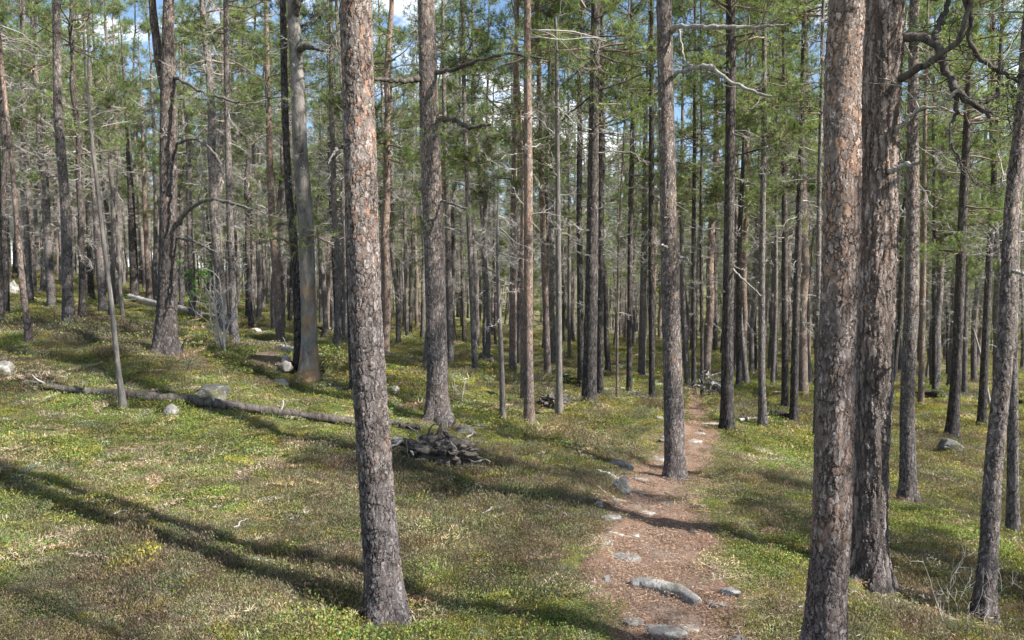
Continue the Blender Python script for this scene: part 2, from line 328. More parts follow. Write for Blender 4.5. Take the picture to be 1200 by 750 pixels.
# ------------------------------------------------------------------ ground and path
def axis(stops):            # [(pos, step), ...] -> growing spacing
    v = [stops[0][0]]
    while v[-1] < stops[-1][0]:
        v.append(v[-1]+np.interp(v[-1], [s[0] for s in stops], [s[1] for s in stops]))
    return np.array(v)
gx = axis([(-320, 20), (-60, 3), (-20, .5), (-7, .09), (-4, .055), (4, .055), (7, .09), (20, .5), (60, 3), (320, 20)])
gy = axis([(-120, 15), (-20, 2), (1, .12), (2, .055), (8, .055), (14, .12), (40, .5), (90, 2), (320, 20)])
X, Y = np.meshgrid(gx, gy); Z = height(X, Y)
def grid_faces(ny, nx, keep=None):
    i = np.arange(ny-1)[:, None]*nx+np.arange(nx-1)[None, :]
    q = np.stack([i, i+1, i+nx+1, i+nx], -1)
    return q[keep] if keep is not None else q.reshape(-1, 4)
g = Geo(); g.add(np.stack([X, Y, Z], -1), grid_faces(*X.shape)); tag(link('ground', g.mesh('ground', [M_ground])), kind='structure')
px_, py_ = np.arange(-1, 6.5, .035), axis([(1.2, .035), (9, .035), (20, .09), (45, .2)])
X, Y = np.meshgrid(px_, py_); Mk = path_mask(X, Y); Zp = height(X, Y)+np.clip(Mk*.09, -.03, .022)+((fbm(X, Y, 9, 5)-.5)*.02+(fbm(X, Y, 2.6, 15, 3)-.5)*.035)*np.clip(Mk*4, 0, 1)
kq = (Mk[:-1, :-1] > -.35)
g = Geo(); g.add(np.stack([X, Y, Zp], -1), grid_faces(*X.shape, keep=kq)); tag(link('path', g.mesh('path', [M_path])), kind='structure')
# ------------------------------------------------------------------ pines
def trunk_geo(P, R, rings, segs, seed, flare=.35, lobes=True, wob=.02):
    """P centreline (n,3) ascending, R radii; resample into rings"""
    rng = np.random.default_rng(seed)
    s = np.r_[0, np.cumsum(np.linalg.norm(np.diff(P, axis=0), axis=1))]
    t = rings if not np.isscalar(rings) else np.linspace(0, s[-1], rings)
    C = np.stack([np.interp(t, s, P[:, i]) for i in range(3)], -1); r = np.interp(t, s, R)
    an = np.linspace(0, 2*np.pi, segs, endpoint=False)
    h = t[:, None]-.25; ph = rng.uniform(0, 6.28, 3)
    fl = 1+flare*np.exp(-np.maximum(h, 0)/.13)*(1+(.4*np.sin(an*4+ph[0])+.25*np.sin(an*7+ph[1]) if lobes else 0))
    fl = fl*(1+wob*np.sin(an*2+ph[2]+t[:, None]*1.3)+wob*np.sin(an*3-t[:, None]*2.1+ph[1]))
    V = C[:, None, :]+(r[:, None]*fl)[..., None]*np.stack([np.cos(an), np.sin(an), np.zeros(segs)], -1)[None]
    i = np.arange(len(t)-1)[:, None]*segs; k = np.arange(segs)[None]; k2 = (k+1) % segs
    Q = np.stack(np.broadcast_arrays(i+k, i+k2, i+segs+k2, i+segs+k), -1).reshape(-1, 4)
    g = Geo(); g.add(V, Q); return g
GREENS = np.array([(.185, .26, .095), (.225, .30, .11), (.15, .22, .085), (.28, .34, .13), (.12, .175, .075)])
DARKN = np.array([(.045, .04, .025), (.07, .05, .03)])
def needles(g, P, rng, per, ln, wd, m=0, bright=1., darkf=.12):
    """P (N,K,3) twig polylines; per needles each"""
    N_, K, _ = P.shape
    if not N_: return
    t = rng.uniform(.05, 1, (N_, per))*(K-1); k = np.minimum(t.astype(int), K-2); f = (t-k)[..., None]; ii = np.arange(N_)[:, None]
    a = P[ii, k]; b = P[ii, k+1]; p = (a*(1-f)+b*f).reshape(-1, 3); d = unit(b-a).reshape(-1, 3)
    q = unit(np.cross(d, rng.normal(0, 1, d.shape))); dd = unit(d*.55+q*.85+np.array([0, 0, .12]))
    L = rng.uniform(.75, 1.25, (len(p), 1))*ln; w = unit(np.cross(dd, rng.normal(0, 1, dd.shape)))*wd*.5
    tip = p+dd*L; V = np.stack([p-w*.6, p+w*.6, tip+w*.5], 1).reshape(-1, 3)
    c = GREENS[rng.integers(0, len(GREENS), N_)]*rng.uniform(.8, 1.25, (N_, 1))*bright
    dk = rng.random(N_) < darkf; c[dk] = DARKN[rng.integers(0, 2, dk.sum())]
    c = np.repeat(c, per, 0)*rng.uniform(.85, 1.15, (N_*per, 1)); c = np.repeat(c, 3, 0)
    g.add(V, None, np.arange(len(V)).reshape(-1, 3), m, c, False)
def tcol(n, rng, lo, hi): return np.repeat(rng.uniform(lo, hi, (n, 1)), 3, 1)
def add_t(g, P, R, S, rng, m, lo, hi):
    V, Q = tubes(P, R, S); per = len(V)//len(P); g.add(V, Q, None, m, np.repeat(tcol(len(P), rng, lo, hi), per, 0))
def rads(r0, r1, K): return np.asarray(r0).reshape(-1, 1)*np.linspace(1, r1, K)[None]
def limbs(cf, z, az, pitch, rng, rt):
    C = cf(z); D = np.stack([np.cos(az)*np.cos(pitch), np.sin(az)*np.cos(pitch), np.sin(pitch)], -1)
    return C+D*0.3*rt[:, None], D
def crown_geo(cf, rf, z0, H, rng, dens=1., Lmax=1.5, per=12, ln=.085, wd=.013, lean=None, darkf=.1):
    g = Geo(); n = int((H-z0)*9*dens)
    nw = max(5, int((H-z0)/.38)); wz = np.sort(rng.uniform(0, 1, nw))
    wh = rng.integers(0, nw, n); f = np.clip(wz[wh]+rng.normal(0, .008, n), 0, .99); z = z0+f*(H-z0)
    az = rng.uniform(0, 6.283, n); pitch = np.radians(-8+42*f**1.3+rng.normal(0, 10, n))
    L = Lmax*(np.clip(.45+1.6*f, 0, 1)*(1-f)**.55+.12)*rng.uniform(.45, 1.15, n)
    P0, D = limbs(cf, z, az, pitch, rng, rf(z)); P = grow(P0, D, L, 8, .16, .05, rng)
    add_t(g, P, rads(np.minimum(.008+.011*L, rf(z)*.5), .25, 8), 4, rng, 0, 0, 1)
    p1, d1, t1 = children(P, 8, .3, 1, rng, .95, .05); Lp = np.repeat(L, 8)
    L1 = np.clip(Lp*.42*(1.25-t1)*rng.uniform(.6, 1.3, len(p1)), .12, .8); P1 = grow(p1, d1, L1, 5, .2, .06, rng)
    add_t(g, P1, rads(.003+.005*L1, .4, 5), 3, rng, 0, 0, 1)
    p2, d2, t2 = children(P1, 5, .35, 1, rng, .8, .15); L2 = rng.uniform(.10, .24, len(p2)); P2 = grow(p2, d2, L2, 3, .15, .12, rng)
    add_t(g, P2, rads(np.full(len(p2), .0025), .6, 3), 3, rng, 0, 0, 1)
    needles(g, P2[:, 1:], rng, per, ln*.85, wd, 1, darkf=darkf)
    needles(g, P1[:, 3:], rng, per, ln*.85, wd, 1, darkf=darkf)
    return g
def bare_geo(cf, rf, z0, z1, rng, dens=1., Lmax=1.3, fine=1, one=0):
    g = Geo(); n = one or max(3, int((z1-z0)*6.5*dens)); z = z0+(z1-z0)*rng.uniform(0, 1, n)**.75
    az = rng.uniform(0, 6.283, n); pitch = np.radians(rng.normal(-2, 16, n)); f = (z-z0)/(z1-z0)
    L = Lmax*(.25+.75*f)*rng.uniform(.15, 1.1, n)
    P0, D = limbs(cf, z, az, pitch, rng, rf(z)); P = grow(P0, D, L, 8, .2, rng.normal(-.02, .06, n), rng)
    add_t(g, P, rads(.004+.008*L, .3, 8), 4, rng, 0, 0, 1)
    if fine:
        p1, d1, t1 = children(P, 6, .3, 1, rng, .9, -.05); L1 = np.repeat(L, 6)*.38*rng.uniform(.4, 1.3, len(p1)); P1 = grow(p1, d1, L1, 5, .28, -.02, rng)
        add_t(g, P1, rads(np.full(len(p1), .0042), .4, 5), 3, rng, 0, .1, 1)
        p2, d2, t2 = children(P1, 3, .25, 1, rng, .9); P2 = grow(p2, d2, np.repeat(L1, 3)*.5, 3, .25, 0, rng)
        add_t(g, P2, rads(np.full(len(p2), .0026), .5, 3), 3, rng, 0, .1, 1)
    return g

def smooth_path(P, n=60):
    s = np.r_[0, np.cumsum(np.linalg.norm(np.diff(P, axis=0), axis=1))]; t = np.linspace(0, s[-1], n)
    Q = np.stack([np.interp(t, s, P[:, i]) for i in range(P.shape[1])], -1)
    for _ in range(3): Q[1:-1] = (Q[:-2]+2*Q[1:-1]+Q[2:])/4
    return Q
WOODS = {}
def pine(pix, H, label, m=None, d=None, near=False, crown=True, z0=5., bare=(1.4, 6), bd=1., cd=1., Lc=1.4, Lb=1.1, seed=0, limbs_=(), name='pine_tree', cat='pine tree', group='pines standing in the forest', snap=False, fork=None, fine=1, flare=.35, partname='trunk', split=True):
    """pix: [(px, py, width), ...] from the base up, all standing in the plane at the base's distance"""
    rng = np.random.default_rng(seed+101)
    if d is None: b = ray(pix[0][0], pix[0][1]-2)
    else: b = at(pix[0][0], pix[0][1], d); b[2] = hz(b[0], b[1])
    d = b[1]; m = m or M_bark
    pts = [np.r_[b+np.array([0, 0, -.25]), pix[0][2]/2/F*d], np.r_[b, pix[0][2]/2/F*d]]
    for (px, py, w) in pix[1:]:
        q = at(px, py, d); pts.append(np.r_[q, w/2/F*d])
    for k in range(2, len(pts)): pts[k][1] += rng.normal(0, .02)
    top = b[2]+H
    if not snap and pts[-1][2] < top-1:
        s = (pts[-1][:3]-pts[-2][:3])/(pts[-1][2]-pts[-2][2]); z = pts[-1][2]; r0 = pts[-1][3]; p = pts[-1][:3].copy()
        zz = np.arange(z+.7, top, .8); s = np.clip(s, -.12, .12); s[2] = 1
        for q in zz:
            s[:2] *= .75; s[:2] += rng.normal(0, .012, 2); p = p+s*.8*np.array([1, 1, 0]); p[2] = q
            pts.append(np.r_[p, max(.012, r0*(1-(q-z)/(top-z))**.8)])
        pts.append(np.r_[p+np.array([0, 0, .5]), .008])
    P = np.array(pts); P[:, :3] -= b; P = smooth_path(P, 90)
    root = empty(name, b, label, cat, group)
    Ltot = np.linalg.norm(np.diff(P[:, :3], axis=0), axis=1).sum()
    if near:
        vis = (b[2] and 0) or 0
        tv = min(Ltot, (CZ+d*.37-b[2])+.6); rings = np.r_[np.arange(0, tv, .0075*max(1, d/5)), np.arange(tv, Ltot, .15), Ltot]; segs = int(min(150, max(60, P[3, 3]*6.28/(.0042*max(1, d/5)))))
    else: rings = np.r_[np.arange(0, .9, .09), np.arange(.9, Ltot, .3), Ltot]; segs = 18
    tg = trunk_geo(P[:, :3], P[:, 3], rings, segs, seed, flare=flare*(1.5 if near else 1))
    t_ = link(partname, tg.mesh('trunk', [m]), root)
    zs = P[:, 2]
    cf = lambda z: np.stack([np.interp(z, zs, P[:, 0]), np.interp(z, zs, P[:, 1]), z], -1)
    rf = lambda z: np.interp(z, zs, P[:, 3])
    if crown: link('crown', crown_geo(cf, rf, z0, zs[-1], rng, cd*.66, Lc, per=12, darkf=.15).mesh('crown', [M_limb, M_needle]), root)
    if bare and split:
        bz = min(bare[1], zs[-1]-.2); n_ = int(np.clip((bz-bare[0])*5.5*bd, 4, 34))
        for q in range(n_):
            f = rng.random()**.75; zq = bare[0]+(bz-bare[0])*f
            link('bare_branch', bare_geo(cf, rf, zq, zq+.02, rng, 1, Lb*(.3+.7*f), fine, 1).mesh('bare_branch', [M_twig]), root)
    elif bare: link('bare_branches', bare_geo(cf, rf, bare[0], min(bare[1], zs[-1]-.2), rng, bd, Lb, fine).mesh('bare_branches', [M_twig]), root)
    for lm in limbs_:                   # big single limbs: (material, [(px, py, width, depth offset), ...], twigs, needles)
        mm, lp, tw, nd = lm; Q = np.array([np.r_[at(a, c, d+e)-b, w/2/F*d] for a, c, w, e in lp]); Q = smooth_path(Q, 26)
        Q[1:-1, :3] += rng.normal(0, .006, (24, 3)); g = Geo(); V, q_ = tubes(Q[None, :, :3], Q[None, :, 3]*rng.uniform(.85, 1.15, (1, 26)), 9, .08, rng); g.add(V, q_, None, 0, (.5, .5, .5))
        if tw:
            p1, d1, t1 = children(Q[None, 6:, :3], tw, .05, 1, rng, .9, .05); P1 = grow(p1, d1, rng.uniform(.15, .6, tw), 6, .28, 0, rng); add_t(g, P1, rads(np.full(tw, .005), .4, 6), 4, rng, 0, .1, 1)
            p2, d2, t2 = children(P1, 4, .3, 1, rng, .9); P2 = grow(p2, d2, rng.uniform(.06, .25, len(p2)), 4, .25, .05, rng); add_t(g, P2, rads(np.full(len(p2), .003), .5, 4), 3, rng, 0, .1, 1)
            if nd: needles(g, P2, rng, 22, .06, .007, 1, darkf=.1)
        lo = link('limb', g.mesh('limb', [mm, M_needle]), root)
    if fork:
        Q = np.array([np.r_[at(a, c, d+.1)-b, w/2/F*d] for a, c, w in fork]); l = Q[-1]; Q = np.vstack([Q, l+np.array([-.1, 0, 2, -l[3]*.5]), l+np.array([-.05, 0, 4, -l[3]*.9])]); Q = smooth_path(Q, 40)
        V, q_ = tubes(Q[None, :, :3], Q[None, :, 3], 14); g = Geo(); g.add(V, q_); link('forked_stem', g.mesh('forked_stem', [m]), root)
    return root

LN = 'thick near pine trunks'
S = M_silver
# --- the near trunks
T = {}
T['A'] = pine([(455,735,44),(447,660,41),(439,560,40),(432,450,38),(427,330,37),(423,200,37),(418,60,36),(416,-20,36)], 13, 'nearest pine left of the path, grey flaky bark with orange patches', M_near_flaky, near=True, seed=1, z0=6.5, bare=(3.6, 6.5), limbs_=[(M_snag, [(400,170,3,0),(392,180,2.5,-.1),(384,192,1.5,-.2)], 0, 0)])
T['B'] = pine([(962,812,52),(968,745,46),(974,600,44),(981,430,41),(985,250,40),(988,100,39),(991,-20,38)], 13.5, 'nearest pine right of the path, pinkish smooth-plated bark lit on its right', M_near_pink, d=3.72, near=True, seed=2, z0=6.5, bare=(4.2, 6.5), limbs_=[])
T['C'] = pine([(1016,690,48),(1020,600,41),(1023,480,42),(1025,330,43),(1030,180,43),(1034,80,42),(1038,-20,42)], 14, 'deeply furrowed dark pine just behind the nearest right-hand pine', M_near_fiss, near=True, seed=3, z0=7, bare=(4.3, 7),
   limbs_=[(M_darkwood, [(1040,98,9,0),(1060,88,8,-.15),(1090,74,7,-.3),(1124,48,6,-.4),(1133,20,5,-.45),(1138,-15,5,-.5)], 4, 0),
           (M_darkwood, [(1046,48,11,0),(1075,42,10,-.1),(1096,48,10,-.15),(1108,80,9,-.2),(1120,108,8,-.3),(1145,125,7,-.35),(1160,138,5,-.4)], 9, 0),
           (M_darkwood, [(1096,46,7,-.15),(1104,22,6,-.1),(1116,-12,5,-.1)], 2, 0),
           (M_darkwood, [(1120,112,5,-.3),(1124,130,4,-.3),(1112,148,3,-.3),(1114,170,3,-.35),(1128,192,2.5,-.35),(1134,202,2,-.35)], 5, 0),
           (M_darkwood, [(1125,-15,5,-.5),(1138,18,5,-.4),(1134,50,5,-.4),(1150,72,5,-.3),(1172,84,4.5,-.25),(1190,92,4,-.2),(1215,96,3,-.2)], 9, 1),
           (M_darkwood, [(1145,126,4,-.35),(1168,112,5,-.3),(1172,96,5,-.3),(1190,106,3.5,-.3),(1210,110,3,-.3)], 7, 1),
           (S, [(1032,207,7,0),(1050,198,5,-.2),(1064,192,5,-.3),(1078,190,3.5,-.4)], 0, 0),
           (S, [(1046,160,4,-.1),(1075,128,4,-.3),(1100,126,3,-.35),(1123,106,3,-.4)], 3, 0)])
T['D'] = pine([(791,568,24),(790,500,23),(788,400,21),(785,280,20),(781,150,18),(778,0,17)], 13.5, 'sunlit pine standing at the left edge of the path with crooked limbs', M_near_mid, near=True, seed=4, z0=6.8, bare=(2.2, 6.8), bd=.45,
   limbs_=[(S, [(786,36,7,0),(798,30,5,-.2),(830,32,5,-.4),(870,31,4,-.5),(905,31,3,-.6),(925,28,2,-.7)], 4, 0),
           (S, [(786,90,6,0),(800,82,5,-.2),(818,80,5,-.35),(832,74,6,-.45),(842,88,4,-.5),(860,97,3.5,-.6),(885,110,3,-.7),(905,113,2,-.8)], 3, 0),
           (S, [(796,34,3,-.1),(799,55,2,-.2),(803,75,2,-.3),(822,80,2,-.3)], 0, 0),
           (S, [(795,302,3,0),(805,303,2,-.1),(811,310,1.5,-.15)], 0, 0), (S, [(782,290,3,-.1),(775,287,2.5,-.2)], 0, 0)])
T['E'] = pine([(513,497,29),(513,460,25),(511,380,24),(508,280,23),(504,160,22),(499,0,19)], 13.5, 'stout pine behind the root stump, orange brown upper trunk', M_near_mid, near=True, seed=5, z0=5.6, bare=(2.6, 6), bd=.7, cd=1.3, Lc=2.0,
   limbs_=[(M_darkwood, [(508,142,7,0),(530,138,6,-.2),(550,150,5,-.3),(575,146,3,-.4)], 8, 1), (M_darkwood, [(494,92,7,0),(475,95,6,-.2),(452,94,5,-.3),(438,92,4,-.4)], 3, 0),
           (M_darkwood, [(508,85,5,0),(540,80,4,-.3),(560,70,4,-.4),(600,62,3,-.5),(640,70,2,-.6)], 10, 1), (M_snag, [(512,235,3,0),(530,238,2.5,-.2),(548,245,2,-.3)], 4, 1)])
T['F'] = pine([(193,418,28),(195,370,23),(199,260,19),(198,150,19),(196,90,17),(198,40,12),(197,0,11)], 12.5, 'big dark pine on the left slope, its stem forking high up', M_near_shaded, near=True, seed=6, z0=4.9, bare=(1.6, 5), bd=.8, cd=1.2, Lc=2.0, fork=[(194,105,12),(188,80,11),(182,40,9),(178,0,8)],
   limbs_=[(M_snag, [(206,265,6,0),(222,243,5,-.2),(245,233,4,-.3),(270,237,3.5,-.4),(292,245,2,-.5)], 6, 0), (M_snag, [(206,168,4,0),(225,162,3.5,-.2),(242,168,3,-.3),(256,188,3,-.4),(262,205,2,-.5)], 4, 0),
           (M_snag, [(206,278,4,0),(225,282,3,-.2),(255,296,2,-.4)], 4, 0), (M_snag, [(205,90,5,0),(240,110,3,-.3),(280,120,3,-.5)], 8, 1)])
T['G'] = pine([(361,446,26),(362,410,19),(361,330,17),(357,250,18),(352,180,17),(349,90,16),(344,30,15),(343,0,9)], 11, 'barkless weathered grey pine with an orange-stained foot beside a pointed stone', M_barkless, near=False, seed=7, crown=False, bare=(2.4, 9), bd=.9,
   limbs_=[(M_darkwood, [(348,62,8,0),(356,54,7,-.1),(368,56,4,-.2),(378,60,2,-.3)], 0, 0), (M_darkwood, [(344,22,9,0),(350,5,8,-.1),(354,-20,6,-.1)], 0, 0)])
T['G2'] = pine([(350,434,11),(349,380,10),(346,300,10),(339,240,9),(335,150,8),(331,0,7)], 11.5, 'slim pine pressed close behind the left side of the barkless grey pine', M_bark_dk, seed=8, z0=4.2, bare=(1.6, 4.6), bd=.5, limbs_=[(M_limb, [(347,288,3,0),(325,278,2.5,-.3),(300,286,2,-.5)], 12, 1), (M_limb, [(347,280,3,0),(368,276,2.5,-.35),(392,288,2,-.5)], 12, 1), (M_limb, [(346,268,3,0),(335,262,2.5,.1),(318,264,2,0)], 9, 1)])
# --- trunks of the middle distance
T['H'] = pine([(620,499,13),(619,400,11),(619,200,10),(618,0,8)], 12.5, 'slender sunlit orange pine between the root stump and the path', M_bark_o, seed=9, z0=4.5, bare=(1.8, 5.2), bd=.8)
T['I'] = pine([(690,478,18),(693,360,14),(695,200,13),(697,80,11)], 12.5, 'dark straight pine rising behind the driftwood-like root left of the path', M_bark_dk, seed=10, z0=3.6, bare=(1.5, 4.6), cd=1.2, Lc=1.6)
T['J'] = pine([(655,488,9),(655,400,7),(654,250,6),(652,50,4),(651,20,3)], 6, 'thin grey dead pole of a pine with mossy foot beside a dead root', M_snag, seed=11, crown=False, bare=(1.3, 4.5), bd=1.1, Lb=1., snap=True, name='dead_pine_pole', cat='dead tree')
T['K'] = pine([(852,507,16),(853,400,13),(855,250,12),(857,60,11)], 13, 'dark pine on the right edge of the path above two fallen sticks', M_bark_dk, seed=12, z0=4.6, bare=(1.8, 5), cd=1.1, limbs_=[(S, [(858,314,2.5,0),(868,325,2,-.2),(878,334,2,-.3),(892,347,1.5,-.4)], 0, 0)])
T['L'] = pine([(894,502,11),(892,440,8),(893,300,7),(895,150,6),(896,40,5)], 12, 'slim pine with a slight bend, first right of the dark pine at the path', M_bark, seed=13, z0=4.4, bare=(1.6, 5))
T['M'] = pine([(1065,592,19),(1064,480,16),(1066,350,15),(1069,230,13),(1071,120,11)], 12.5, 'straight mid-size pine standing alone right of the furrowed trunk', M_near_mid, near=True, seed=14, z0=4.6, bare=(1.8, 5), bd=1.5, Lb=1.2)
T['N'] = pine([(1115,516,15),(1120,440,11),(1125,340,11),(1128,270,10),(1132,150,8)], 12, 'leaning dark pine rising from beside a pale boulder on the right', M_bark_dk, seed=15, z0=3.2, bare=(1.4, 4), bd=1.1, cd=1.3, Lc=1.6)
T['O'] = pine([(1150,762,24),(1158,660,20),(1166,550,19),(1176,400,17),(1188,240,15),(1198,130,14),(1206,0,12)], 9.5, 'leaning slender pine at the right border of the photo', M_near_mid, d=5.25, near=True, seed=16, z0=4.6, bare=(2.2, 4.8), bd=.5, Lb=.7, limbs_=[(S, [(1180,322,4,0),(1190,318,3,-.1),(1203,322,3,-.2)], 0, 0)])
T['P'] = pine([(1187,632,14),(1186,520,12),(1187,380,11),(1192,240,10),(1198,120,8)], 11, 'slim pine standing just behind the leaning one at the right border', M_bark, seed=17, z0=4.5, bare=(1.6, 5), bd=.9)
T['Q'] = pine([(81,389,15),(80,340,12),(75,240,11),(69,140,10),(66,20,8)], 12, 'straight pine with swollen foot on the left slope above the dead leaning pole', M_bark, seed=18, z0=6.2, bare=(2, 6.8), bd=.9)
T['R'] = pine([(145,484,8),(139,430,6),(130,360,5.5),(121,280,5),(108,160,4),(97,68,2)], 5, 'bare dead pole leaning left in front of the long fallen log', M_snag, seed=19, crown=False, bare=None, snap=True, name='dead_pine_pole', cat='dead tree', flare=.5)
T['S'] = pine([(35,402,8),(27,340,7),(20,260,6),(13,180,5),(4,90,5)], 9, 'thin pine leaning left near the left border of the photo', M_bark_o, seed=20, z0=5, bare=(1.8, 5), bd=.7)
T['T'] = pine([(-2,392,14),(-3,300,12),(-5,150,10)], 12, 'dark pine cut by the left border of the photo', M_bark_dk, seed=21, z0=5, bare=(1.5, 6))
T['U'] = pine([(275,410,11),(273,340,8),(269,240,8),(266,150,7)], 11.5, 'pale slim pine just right of the leafless grey bush', M_bark, seed=22, z0=4.8, bare=(2, 5), bd=1.2)
T['V'] = pine([(417,462,12),(413,400,11),(410,280,10),(407,120,9),(405,0,8)], 12, 'dark pine hidden close behind the nearest left pine', M_bark_dk, seed=23, z0=5, bare=(1.8, 5))
T['W'] = pine([(589,496,7),(588,430,6),(585,360,5),(583,300,4),(583,265,2.5),(584,225,1)], 3.6, 'small dead young pine with drooping grey branches left of the slender orange pine', M_snag, seed=24, crown=False, bare=(1.1, 3.3), bd=4.2, Lb=.75, snap=True, name='dead_young_pine', cat='dead tree')
# --- smaller named trunks, listed as (x, y, width) at the foot and a second point higher up
MORE = [
 ((38,345,10),(33,240,8),'grey pine behind the pale boulder at far left, second from the border'),
 ((54,335,6),(51,240,5),'thin dark pine right of the pale boulder, far up the left slope'),
 ((107,352,7),(104,240,6),'dark thin pine behind the leaning dead pole, left one of a row of three'),
 ((121,367,9),(112,240,8),'stocky grey pine with a reddish foot behind the leaning dead pole'),
 ((139,365,6),(125,240,5),'thin dark pine crossing just right of the leaning dead pole'),
 ((158,352,10),(154,240,8),'dark pine left of the forked pine, standing before a mossy bank'),
 ((175,354,7),(170,240,5),'reddish barked pine half hidden by the left side of the forked pine'),
 ((226,377,9),(222,240,7),'grey pine standing just right of the forked pine'),
 ((296,377,7),(293,240,6),'dark pine between the pale slim pine and the barkless one'),
 ((329,406,10),(318,240,8),'pine leaning slightly left, behind a fallen trunk left of the barkless pine'),
 ((397,403,8),(390,250,7),'pine in the gap between barkless pine and nearest left pine'),
 ((457,381,5),(455,260,4),'thin pine showing just right of the nearest left pine'),
 ((477,399,4),(474,260,4),'very thin pine halfway between nearest left pine and the stout pine'),
 ((528,432,8),(525,280,7),'pine half hidden behind the right side of the stout pine'),
 ((544,405,5),(541,280,4),'left one of two thin dark pines right of the stout pine'),
 ((557,441,7),(549,250,6),'slim pine on the brown bank right of the stout pine'),
 ((601,437,9),(602,300,8),'dark pine between the dead young pine and the slender orange pine'),
 ((612,473,5),(612,300,4),'thin pole close to the left of the slender orange pine'),
 ((642,446,8),(636,250,7),'dark pine close to the right of the slender orange pine'),
 ((667,422,4),(667,300,4),'thin distant pine just right of the grey dead pole'),
 ((681,460,8),(679,240,7),'pine touching the left side of the dark straight pine'),
 ((703,468,8),(704,330,6),'short-looking pine just right of the dark straight pine'),
 ((723,471,3),(724,330,2.5),'thinnest pole standing left of the trail bend'),
 ((737,463,6),(739,260,6),'dark slim pine left of the sunlit pine, first from the trail bend'),
 ((752,445,9),(755,300,8),'pale broad-footed pine far behind, left of the sunlit path pine'),
 ((764,471,7),(763,260,7),'dark pine nearest to the left side of the sunlit path pine'),
 ((806,460,7),(802,380,6),'pale pine leaning left just right of the sunlit path pine'),
 ((813,466,6),(813,260,5),'dark pine touching the left of the dead root pile at the trail end'),
 ((823,466,4),(822,300,4),'thin dark pine standing in front of the dead root pile'),
 ((866,456,7),(866,300,6),'dark pine close behind the right side of the dark path-edge pine'),
 ((875,454,7),(869,390,6),'pine leaning left with pale flared foot right of the path-edge pine'),
 ((905,456,5),(908,390,5),'thin pine leaning right behind the bent slim pine'),
 ((920,480,8),(920,300,7),'left one of the pair of dark pines halfway to the nearest right pine'),
 ((930,496,9),(934,330,8),'right one of the pair of dark pines halfway to the nearest right pine'),
 ((956,517,7),(959,380,6),'pale thin pine touching the left side of the nearest right pine'),
 ((1044,477,7),(1044,300,6),'thin pine squeezed between the furrowed trunk and the lone straight pine'),
 ((1079,479,7),(1083,300,6),'orange lit slim pine just right of the lone straight pine'),
 ((1095,464,5),(1095,330,5),'thin far pine behind the left end of the black log'),
 ((1150,504,10),(1156,380,8),'dark pine beside the leaning dead stick on the right'),
 ((1130,464,6),(1132,340,5),'far pine behind the middle of the black log'),
]
rr = random.Random(5)
for i, (a, b_, lab) in enumerate(MORE):
    m = [M_bark, M_bark_dk, M_bark, M_bark_o][rr.randrange(4)]
    if 'dark' in lab: m = M_bark_dk
    if 'orange' in lab or 'reddish' in lab: m = M_bark_o
    if 'pale' in lab or 'grey' in lab: m = M_bark
    T['m%d' % i] = pine([a, b_], rr.uniform(10, 13.5), lab, m, seed=40+i, z0=rr.uniform(2.8, 5), bare=(1.5, rr.uniform(5, 6.5)), bd=rr.uniform(.7, 1.2), cd=rr.uniform(.7, 1.1), Lc=rr.uniform(1.0, 1.4), split=False)

# --- prototypes for the rest of the forest
rng = np.random.default_rng(11)
def proto(k):
    r = np.random.default_rng(900+k); H = r.uniform(10.5, 14); zz = np.arange(-.25, H+.1, .5)
    x = np.cumsum(r.normal(0, .032, len(zz))); y = np.cumsum(r.normal(0, .032, len(zz))); x -= x[0]; y -= y[0]
    lean = r.normal(0, .02, 2); x += lean[0]*zz; y += lean[1]*zz
    r0 = r.uniform(.06, .098); R = r0*np.clip(1-zz/H, 0, 1)**.75+.012; P = np.stack([x, y, zz], -1)
    cf = lambda z: np.stack([np.interp(z, zz, x), np.interp(z, zz, y), z], -1); rf = lambda z: np.interp(z, zz, R)
    tr = trunk_geo(P, R, np.r_[np.arange(0, .8, .1), np.arange(.8, H+.2, .4)], 12, k)
    z0 = r.uniform(2.6, 5.2)
    cr = crown_geo(cf, rf, z0, zz[-1], r, r.uniform(.42, .66), r.uniform(1.1, 1.6), per=11, ln=.10, wd=.016)
    ba = bare_geo(cf, rf, 1.1, z0+2.2, r, r.uniform(1.7, 2.6), 1.3)
    bm = [M_bark, M_bark_dk, M_bark_o][[0, 1, 0, 0, 2, 0, 1, 0][k]]
    return tr, cr, ba, bm
PR = [proto(k) for k in range(8)]
PM = [(a.mesh('trunk', [m]), b_.mesh('crown', [M_limb, M_needle]), c.mesh('bare_branches', [M_twig])) for a, b_, c, m in PR]
def dead_proto(k):
    r = np.random.default_rng(500+k); H = [4.6, 7.2][k]; zz = np.arange(-.25, H+.1, .4); x = np.cumsum(r.normal(0, .03, len(zz))); y = np.cumsum(r.normal(0, .03, len(zz))); x -= x[0]; y -= y[0]
    R = .06*np.clip(1-zz/(H*1.2), 0, 1)**.8+.008; cf = lambda z: np.stack([np.interp(z, zz, x), np.interp(z, zz, y), z], -1); rf = lambda z: np.interp(z, zz, R)
    return trunk_geo(np.stack([x, y, zz], -1), R, np.arange(0, H+.2, .25), 12, k).mesh('trunk', [M_snag]), None, bare_geo(cf, rf, 1., H-.2, r, 2., 1.1).mesh('bare_branches', [M_twig])
PM += [dead_proto(0), dead_proto(1)]
named = [(k, o.location.x, o.location.y) for k, o in T.items()]
